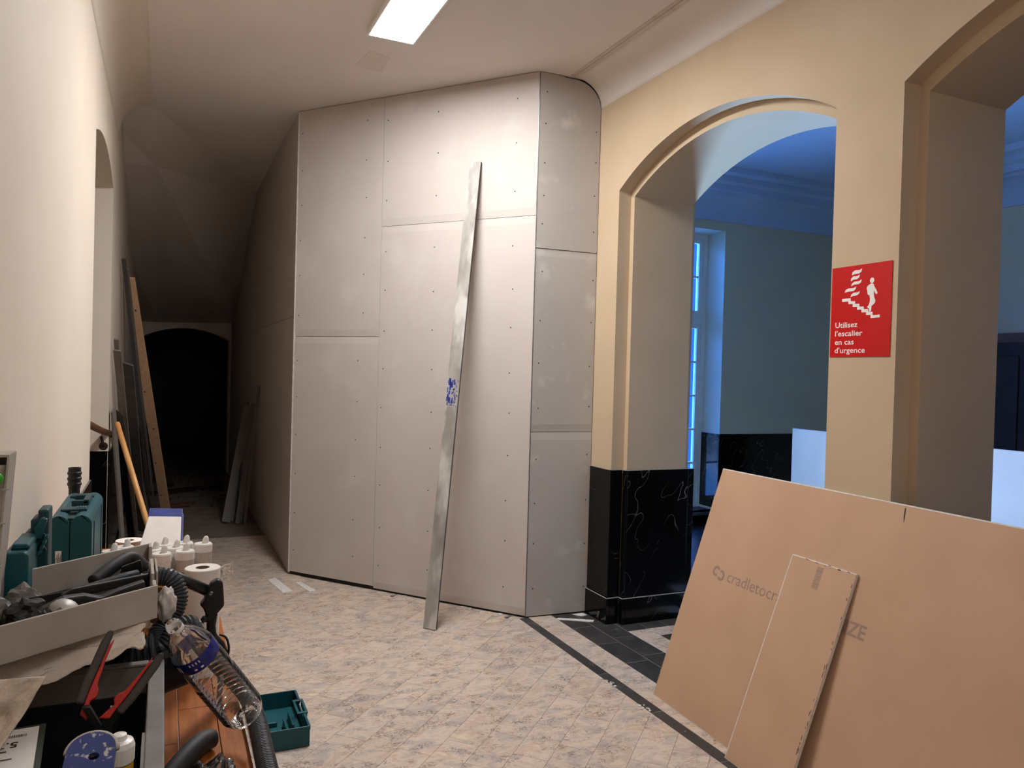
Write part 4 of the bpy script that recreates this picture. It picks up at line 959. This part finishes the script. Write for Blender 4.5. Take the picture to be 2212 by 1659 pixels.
# --- black ribbed vacuum connector under the tray
vc = thing('vacuum_connector', 'black ribbed vacuum connector lying below the grey tray', 'vacuum part', (-.03, 1.56, T))
pf = [(.0, 0)]
for j in range(16): pf += [(.060, .001+j*.008), (.064, .003+j*.008), (.064, .005+j*.008), (.060, .007+j*.008)]
pf = [(p*1.16, h*1.35) for p, h in pf]+[(0, .175)]
M().lathe(pf, (-.170, 1.530, 1.015), (1, 0, .12), 28).build('ribbed_drum', 'black', vc)
M().lathe([(.034, 0), (.036, .002), (.036, .05), (.030, .055), (.030, .004)], (.0, 1.54, 1.03), (.9, -.2, .35), 22).build('outlet_collar', 'blackd', vc, smooth=False)
M().box(-.14, -.01, 1.47, 1.60, T, .96).build('housing', 'black', vc, bevel=.01)
# --- grey lower crate
cr_ = thing('grey_crate', 'grimy grey open crate with black inside at the lower left', 'crate', (-.15, 1.2, T))
cx0, cx1, cy0, cy1, rz = -.325, .004, .86, 1.431, 1.09
q = M(); q.box(cx0, cx1, cy0, cy1, T+.001, T+.006); q.build('crate_floor', 'black', cr_)
for nm, bxx in (('right_wall', ((cx1-.014, cx1, cy0, cy1))), ('left_wall', (cx0, cx0+.006, cy0, cy1)), ('far_wall', (cx0+.006, cx1-.014, cy1-.006, cy1)), ('near_wall', (cx0+.006, cx1-.014, cy0, cy0+.006))):
    M().box(*bxx, T+.006, rz).build(nm, 'greyd', cr_, bevel=.002)
M().box(cx0+.006, cx1-.018, cy1-.012, cy1-.007, T+.006, rz-.045).build('black_liner', 'black', cr_)
M().box(cx1-.020, cx1-.0145, cy0+.01, cy1-.013, T+.006, rz-.02).build('black_liner', 'black', cr_)
q = M(); q.box(cx1-.018, cx1+.006, cy0, cy1+.006, rz, rz+.005); q.box(cx0, cx1-.018, cy1-.008, cy1+.010, rz, rz+.005); q.build('rim', 'greyd', cr_, bevel=.002)
q = M(); q.box(cx1-.022, cx1-.018, 1.02, 1.16, rz-.03, rz+.003); q.box(cx1-.0225, cx1-.0175, 1.05, 1.056, rz-.02, rz); q.box(cx1-.0225, cx1-.0175, 1.12, 1.126, rz-.02, rz); q.build('rim_clip', 'greyd', cr_)
# --- grey tray with tools, on top
ty = thing('organiser_tray', 'dusty grey organiser tray full of black tools above the crate', 'tray', (-.12, 1.55, 1.10))
c_ = [Vector(p) for p in ((-.005, 1.452, 0), (-.017, 1.794, 0), (-.300, 1.555, 0), (-.252, 1.262, 0))]   # right-front, right-back, left-back, left-front
zt_, zb_ = 1.22, 1.163
def wallq(a, b, z0, z1, th, name, mat, par, bev=.0015):
    d = (b-a).normalized(); n = Vector((d.y, -d.x, 0)); return M().obox(a+up*z0, b-a, n*th, up*(z1-z0)).build(name, mat, par, bevel=bev)
RF, RB, LB, LF = c_
cc = (RF+RB+LB+LF)/4
def inw(p, k): return p+(cc-p).normalized()*k
wallq(RF, LF, zb_, zt_, -.005, 'front_wall', 'greyp', ty)
wallq(inw(RB, 0), inw(LB, 0), zb_, zt_, .005, 'back_wall', 'greyp', ty)
M().prism([(p.x, p.y) for p in (RF, RB, LB, LF)], (0, 0, zb_), (1, 0, 0), (0, 1, 0), (0, 0, .004)).build('tray_floor', 'blackd', ty)
# notched right end wall, handle cut
d = (RB-RF); 
for t0, t1, z1 in ((0, .10, zt_), (.30, .66, zt_-.006), (.90, 1, zt_)):
    wallq(RF+d*t0, RF+d*t1, zb_+.004, z1, -.006, 'end_wall', 'greyp', ty)
for t0, t1 in ((.10, .30), (.66, .90)): wallq(RF+d*t0, RF+d*t1, zb_+.004, zt_-.030, -.006, 'end_wall', 'greyp', ty)
wallq(RF+d*.32+Vector((.006, 0, 0)), RF+d*.64+Vector((.006, 0, 0)), zt_-.050, zt_-.004, -.004, 'end_latch', 'greyp', ty, .003)
fd = (LF-RF); fl_ = fd.length; fd.normalize(); fnn = Vector((-fd.y, fd.x, 0))
if fnn.y > 0: fnn = -fnn
q = M()
def strip(u0, u1, z0, z1): q.obox(RF+fd*u0+fnn*-.0002+up*z0, fd*(u1-u0), fnn*.0012, up*(z1-z0))
strip(.135, .1362, zb_+.006, zt_-.004); strip(.136, .235, zb_+.014, zb_+.0152); 
q.build('front_seam', 'gap', ty)
q = M(); strip(.022, .082, zb_+.038, zb_+.041); strip(.022, .025, zb_+.010, zb_+.040); strip(.079, .082, zb_+.012, zb_+.040); q.build('moulded_grip', 'greyd', ty)
q = M(); strip(.245, .262, zb_-.002, zb_+.034); q.build('corner_recess', 'greyd', ty)
# side feet
# tools in the tray
def inpt(u, v, z): return RF*(1-u)*(1-v)+LF*u*(1-v)+LB*u*v+RB*(1-u)*v+up*z
def bar(uv0, uv1, r, z0, z1, name, mat, par, n=10, rs=None):
    a = inpt(*uv0, z0); b = inpt(*uv1, z1); pts = [a.lerp(b, k/6) for k in range(7)]; return M().tube(pts, [r*(x) for x in (rs or [.8, 1, 1, 1, 1, 1, .8])], n).build(name, mat, par, smooth=True)
d1 = thing('black_tool_holder', 'long black tool with rounded grips at the front of the grey tray', 'tool', inpt(.35, .3, 1.168))
pb = [(0, 0), (.19, -.004), (.205, .012), (.19, .03), (.15, .040), (.115, .036), (.085, .024), (.05, .030), (.0, .034)]
ua = (LF-RF).normalized()
M().prism(pb, inpt(.06, .28, 1.172), ua, up, (LB-LF).normalized()*.022).build('tool_body', 'blackd', d1, bevel=.004)
M().lathe([(0, .014), (.012, .013), (.021, .006), (.024, 0), (.021, -.006), (0, -.008)], inpt(.52, .24, 1.195), (.3, -.5, .8), 18).build('metal_cup', 'alu', d1, smooth=True)
d2 = thing('black_scraper', 'black handled scraper lying along the back of the grey tray', 'scraper', inpt(.4, .6, 1.168))
bar((.10, .55), (.55, .62), .010, 1.200, 1.185, 'grip', 'blackd', d2)
M().prism([(0, 0), (.075, -.006), (.085, .014), (.06, .028), (0, .024)], inpt(.52, .60, 1.172), ua, up, Vector((0, .003, 0))).build('blade', 'blackd', d2)
d3 = thing('black_trowel_handle', 'black curved trowel handle near the tray right end', 'trowel', inpt(.2, .75, 1.168))
M().tube(smoothpath([inpt(.06, .80, 1.19), inpt(.14, .84, 1.212), inpt(.25, .80, 1.205), inpt(.36, .76, 1.188)]), .013, 12).build('grip', 'blackd', d3, smooth=True)
M().prism([(0, 0), (.06, 0), (.05, .035), (.01, .040)], inpt(.05, .68, 1.175), ua, up, Vector((0, .006, 0))).build('blade', 'black', d3, bevel=.002)
d4 = thing('dusty_knife', 'flat dusty black knife lying in the middle of the tray', 'knife', inpt(.3, .45, 1.168))
M().prism([(0, 0), (.16, .006), (.17, .016), (.15, .022), (0, .016)], inpt(.03, .42, 1.190), ua, up, Vector((0, .010, 0))).build('knife_body', 'blackd', d4, bevel=.003)
random.seed(31)
nm_ = ('twisted black bracket at the left end of the tray', 'small dusty bolt bag in the left corner of the tray', 'bent dark clip at the front left of the tray', 'dark lump of putty at the back left of the tray', 'short black cone nozzle at the front left of the tray')
for k, (u, v) in enumerate(((.70, .45), (.86, .65), (.66, .18), (.74, .75), (.58, .10))):
    q = M(); bm = bmesh.new(); bmesh.ops.create_icosphere(bm, subdivisions=3, radius=1); c0 = inpt(u, v, 1.188)
    for vv in bm.verts:
        p = vv.co.copy(); kk = 1+.45*noise.noise(p*1.7+Vector((k*5, 0, 0)))+.3*noise.noise(p*4+Vector((0, k*3, 0)))
        vv.co = Vector((p.x*(.03, .022, .030, .026, .022)[k], p.y*.024, p.z*.024))*kk+c0
    q.add([vv.co for vv in bm.verts], [[x.index for x in f.verts] for f in bm.faces]); bm.free()
    tag(q.build(('dark_bracket', 'bolt_bag', 'bent_clip', 'putty_lump', 'cone_nozzle')[k], ('blackd', 'greyd', 'blackd', 'greyd', 'black')[k]), nm_[k], 'tool part')
# --- rags
q = M()
def fold(u, v, sd): return .55*math.sin(u*21+3*noise.noise(Vector((u*3, v*3, sd))))+.8*noise.noise(Vector((u*9, v*5, sd)))+.4*noise.noise(Vector((u*22, v*16, sd)))
def rag1(u, v):
    f = fold(v*.55+u*.35, u*1.2, 2)*.013
    return (-.022-u*.23+.012*noise.noise(Vector((u*4, v*4, 7))), 1.436-u*.09-v*.045+f*.5, 1.160-v*(.020+.050*u)+f*.6-.002)
q.grid(rag1, 60, 34); tag(q.build('folded_rag', 'rag', smooth=True, solid=.002), 'folded off-white rag squeezed under the grey tray', 'rag')
q = M()
def rag2(u, v):
    f = fold(u*.7+v*.25, v, 12)*.014
    return (-.318+u*(.175-v*.085)+.006*noise.noise(Vector((u*6, v*3, 1))), 1.262-v*.10-.02*u+f, 1.158-v*.17+.010*math.sin(v*3)-f*.4)
q.grid(rag2, 50, 40); tag(q.build('hanging_rag', 'rag', smooth=True, solid=.002), 'stained rag hanging from the tray into the crate', 'rag')
# --- pliers standing in the crate
pl = thing('pliers', 'open pliers with black and red handles standing in the crate', 'pliers', (-.06, 1.22, .96))
def handle(top, bot, side):
    top, bot = Vector(top), Vector(bot); a = (top-bot); L = a.length; a.normalize()
    s_ = a.cross(Vector((0, -1, .3))).normalized()*side; n = a.cross(s_)
    body = [(0, -.007), (L*.25, -.009), (L*.85, -.008), (L, -.005), (L+.004, 0), (L, .004), (L*.8, .004), (L*.25, .003), (0, .004)]
    h = M().prism(body, bot-n*.006, a, s_, n*.012).build('handle_grip', 'dgrip', pl, bevel=.003)
    red = [(-.012, .004), (0, .0045), (L*.2, .0035), (L*.82, .0045), (L*.92, .008), (L*.6, .008), (L*.28, .0105), (L*.22, .0155), (L*.12, .016), (L*.06, .010), (-.004, .013), (-.018, .016)]
    M().prism(red, bot-n*.0065, a, s_, n*.013).build('red_inlay', 'redp', h, bevel=.002)
handle((-.064, 1.275, 1.200), (-.098, 1.225, 1.118), 1)
handle((.004, 1.235, 1.172), (-.050, 1.205, 1.108), -1)
M().prism([(-.095, 1.12), (-.075, 1.085), (-.07, 1.0), (-.055, 1.0), (-.058, 1.085), (-.045, 1.11), (-.06, 1.115), (-.07, 1.09), (-.085, 1.12)], (0, 1.205, 0), (1, 0, 0), (0, 0, 1), (0, .010, 0)).build('jaws', 'black', pl)
# --- blue plastic float with hole
bf = thing('blue_plastic_float', 'rounded blue plastic float with a hole, flecked with plaster', 'float', (-.075, 1.0, 1.0))
bo = Vector((-.069, 1.02, 1.138)); ba = Vector((.92, -.10, .0)).normalized(); bb = Vector((.30, .62, .42)); bb = (bb-ba*bb.dot(ba)).normalized(); bnn = ba.cross(bb)
ow = [(.026*math.cos(t), .026*math.sin(t)*.9) for t in [math.pi*k/14 for k in range(15)]] + [(-.028, -.06), (-.026, -.13), (.026, -.13), (.028, -.06)]
ho = [(.0062*math.cos(-t)+.004, .0045*math.sin(-t)-.008) for t in [2*math.pi*k/12 for k in range(12)]]
bm = bmesh.new()
def loop(pts, off): return [bm.verts.new(bo+ba*p+bb*q_+bnn*off) for p, q_ in pts]
for off in (0, .008):
    a_ = loop(ow, off); b_ = loop(ho, off); es = [bm.edges.new((l[i], l[(i+1) % len(l)])) for l in (a_, b_) for i in range(len(l))]
    bmesh.ops.triangle_fill(bm, edges=es, use_beauty=True)
    if off == 0: a0, b0 = a_, b_
for l0, l1 in ((a0, a_), (b0, b_)):
    for i in range(len(l0)): bm.faces.new((l0[i], l0[(i+1) % len(l0)], l1[(i+1) % len(l1)], l1[i]))
bm.verts.index_update(); q = M().add([v.co for v in bm.verts], [[v.index for v in f.verts] for f in bm.faces]); bm.free()
q.build('float_plate', 'bluef', bf)
M().tube([bo+ba*p*1.02+bb*q_*1.02+bnn*.004 for p, q_ in ow[:15]], .0036, 8).build('rounded_rim', 'greyp', bf, smooth=True)
# --- yellow cartridge in the crate
c2 = thing('yellow_cartridge', 'cartridge with yellow and black label in the crate beside the blue float', 'cartridge', (-.036, 1.05, .96))
yo = Vector((-.046, 1.085, .938)); ya = Vector((.02, -.02, 1)).normalized()
M().lathe([(0, 0), (.0165, 0), (.0165, .17), (0, .17)], yo, ya, 20).build('tube', 'labelk', c2)
M().lathe([(.0168, .125), (.0172, .126), (.0172, .155), (.0168, .156)], yo, ya, 20).build('label_band', 'labely', c2)
M().lathe([(.0168, .085), (.0172, .086), (.0172, .10), (.0168, .101)], yo, ya, 20).build('label_band', 'labely', c2)
M().lathe([(.0172, .157), (.0182, .159), (.0182, .178), (.016, .184), (.009, .186), (.008, .192), (0, .194)], yo, ya, 20).build('cap', 'plw', c2, smooth=False)
# --- price card
pcd = thing('price_card', 'white price card reading 5.70 upside down in the crate', 'price card', (-.19, 1.21, 1.03))
k0 = Vector((-.148, 1.300, 1.068)); kx = Vector((-1, -.06, 0)).normalized(); ky = Vector((-.02, -.86, -.10)); ky = (ky-kx*ky.dot(kx)).normalized(); kn = kx.cross(ky)
if kn.z < 0: kn = -kn
wd_, hg = .105, .12
M().obox(k0, kx*wd_, ky*hg, -kn*.006).build('card_holder', 'dgreen', pcd)
M().obox(k0+kx*.008+ky*.006, kx*(wd_-.016), ky*(hg-.012), kn*.0006).build('card_face', 'paper', pcd)
kf = k0+kn*.0008; tx, tyv = -kx, -ky     # card reads upside down: its top edge points toward the viewer
tx, tyv = kx, ky
text('lettering', '5.70', kf+tx*.031+tyv*.0405, tx, tyv, .0135, 'inkb', pcd, width=.036, bold=.02)
q = M(); random.seed(2)
pos = 0
while pos < .028:
    t_ = random.choice((.0006, .001, .0014)); q.obox(kf+tx*(.012+.010+pos)+tyv*.022, tx*t_, tyv*.006, kn*.0003); pos += t_+random.choice((.0006, .001))
for a, b in ((.056, .010), (.070, .003), (.078, .002)): q.obox(kf+tx*a+tyv*.023, tx*b, tyv*.004, kn*.0003)
q.obox(kf+tx*.043+tyv*.060, tx*.013, tyv*.0035, kn*.0003)
q.obox(kf+tx*.035+tyv*.080, tx*.03, tyv*.003, kn*.0003)
stuff(q.build('card_small_print', 'labelg', pcd))
# --- water bottle
wbt = thing('water_bottle', 'clear plastic water bottle with blue label lying over the crate edge', 'bottle', (.10, 1.52, T))
B0 = Vector((.158, 1.545, .928)); B1 = Vector((.020, 1.470, 1.145)); ax = (B1-B0).normalized(); bl_ = (B1-B0).length
pf = [(0, .012), (.018, .010), (.022, .002), (.030, 0), (.037, .006), (.041, .018)]
h = .022
while h < .135: pf += [(.0425, h), (.0435, h+.004), (.0425, h+.008), (.0395, h+.011)]; h += .013
pf += [(.0415, .140), (.0425, .150), (.0425, .182), (.0415, .190), (.041, .194), (.041, .226), (.0405, .230), (.036, .246), (.027, .262), (.018, .274), (.0145, .280), (.0145, .298), (.0125, .300)]
sc_ = bl_/.300
M().lathe([(r_0*.94, z_0*sc_) for r_0, z_0 in pf], B0, ax, 40).build('bottle_body', 'pet', wbt, smooth=True)
M().lathe([(.0415*.94, .195*sc_), (.0418*.94, .196*sc_), (.0418*.94, .225*sc_), (.0415*.94, .226*sc_)], B0, ax, 40).build('blue_label', 'bluel', wbt, smooth=True)
q = M()
zx = Vector((0, 1, 0)).cross(ax).normalized(); zy = ax.cross(zx)
for k, (an, hh, ww, hl) in enumerate(((3.6, .203, .10, .016), (3.75, .203, .10, .016), (4.3, .214, .05, .006), (4.45, .214, .05, .006), (4.6, .214, .05, .006), (4.75, .214, .05, .006), (4.4, .201, .12, .004), (4.7, .201, .12, .004), (3.3, .20, .12, .012))):
    for j in range(1):
        r0 = .0420*.94; v4 = []
        for aa, z4 in ((an, hh), (an+ww, hh), (an+ww, hh+hl), (an, hh+hl)): v4.append(B0+ax*(z4*sc_)+(zx*math.cos(aa)+zy*math.sin(aa))*r0)
        q.add(v4, [(0, 1, 2, 3)])
q.build('label_print', 'plw', wbt)
M().lathe([(.0125, .279*sc_), (.0138, .279*sc_), (.0138, .287*sc_), (.0125, .287*sc_)], B0, ax, 24, True).build('neck_ring', 'plw', wbt)
# --- black glove finger / handle and film near the camera
q = M()
pt_ = smoothpath([(.00, 1.40, T+.012), (.040, 1.475, T+.018), (.075, 1.535, T+.022), (.102, 1.56, T+.018)])
tag(M().tube(pt_, [.016+.004*math.sin(i/len(pt_)*3.1) if i < len(pt_)-2 else (.013 if i == len(pt_)-2 else .005) for i in range(len(pt_))], 16).build('curved_grip', 'blackd', smooth=True), 'curved matt black tool grip at the bottom edge of the bench', 'tool grip')
q = M()
def film(u, v):
    n_ = noise.noise(Vector((u*4, v*4, 5)))*.02+noise.noise(Vector((u*9, v*9, 1)))*.008
    return (.055+u*.075+n_*.4, 1.36+v*.11+n_*.3, T+.012+.030*math.sin(u*3.0)*math.sin(v*2.6+.4)+n_*.6)
q.grid(film, 24, 24); tag(q.build('plastic_film', 'film', smooth=True, solid=.0004), 'crumpled clear plastic film at the bottom edge of the bench', 'plastic film')

# ================================================================== TEAL BOX ON THE FLOOR
tb = thing('teal_tray_box', 'open teal plastic box on the floor holding cutting discs', 'box', (.50, 3.4, 0))
bx0, bx1, by0, by1, bz = .385, .592, 3.28, 3.68, .088
rot = lambda p: p
def tbx(name, x0, x1, y0, y1, z0, z1, mat='teal', bev=.004, par=None): return M().box(x0, x1, y0, y1, z0, z1).build(name, mat, par or tb, bevel=bev)
tbx('box_floor', bx0+.006, bx1-.006, by0+.006, by1-.006, .002, .014)
tbx('near_wall', bx0, bx1, by0, by0+.006, .002, bz, 'teal'); tbx('far_wall', bx0, bx1, by1-.006, by1, .002, bz, 'teal')
tbx('left_wall', bx0, bx0+.006, by0+.006, by1-.006, .002, bz, 'teal')
rw = tbx('right_wall', bx1-.006, bx1, by0+.006, by1-.006, .002, bz-.02, 'teal')
tbx('wall_rim', bx1-.008, bx1+.003, by0+.006, by0+.13, bz-.02, bz, 'teal', .002, rw); tbx('wall_rim', bx1-.008, bx1+.003, by1-.12, by1-.006, bz-.02, bz, 'teal', .002, rw)
lt_ = M(); ya_, yb_ = by0+.13, by1-.12
lt_.box(bx1-.034, bx1+.014, ya_, ya_+.018, bz-.004, bz+.004); lt_.box(bx1-.034, bx1+.014, yb_-.018, yb_, bz-.004, bz+.004); lt_.box(bx1-.034, bx1-.022, ya_+.018, yb_-.018, bz-.004, bz+.004); lt_.box(bx1+.002, bx1+.014, ya_+.018, yb_-.018, bz-.025, bz+.004)
lt_.build('latch_frame', 'teal', tb, bevel=.003)
for k in range(2): tbx('divider', bx1-.085+k*.03, bx1-.077+k*.03, by0+.06+k*.06, by0+.20+k*.06, .014, .050, 'teal', .003)
tbx('moulded_step', bx0+.03, bx0+.10, by0+.20, by0+.30, .014, .035, 'teal', .004)
for k, lab in enumerate(('lowest brown cutting disc in the teal floor box', 'topmost grey edged cutting disc in the teal floor box')):
    dk = thing('cutting_disc', lab, 'cutting disc', (.452, 3.36, .016), 'cutting discs in the teal box')
    c0 = Vector((.452+.006*k, 3.352+.006*k, .0165+.0075*k))
    M().lathe([(.008, 0), (.052, 0), (.052, .006), (.008, .006)], c0, (.02*k, 0, 1), 28, True).build('disc_body', ('disc', 'greyd')[k], dk)
    M().lathe([(.0085, .0061), (.024, .0061), (.024, .0072), (.0085, .0072)], c0, (.02*k, 0, 1), 24, True).build('disc_label', ('greyp', 'disc')[k], dk)
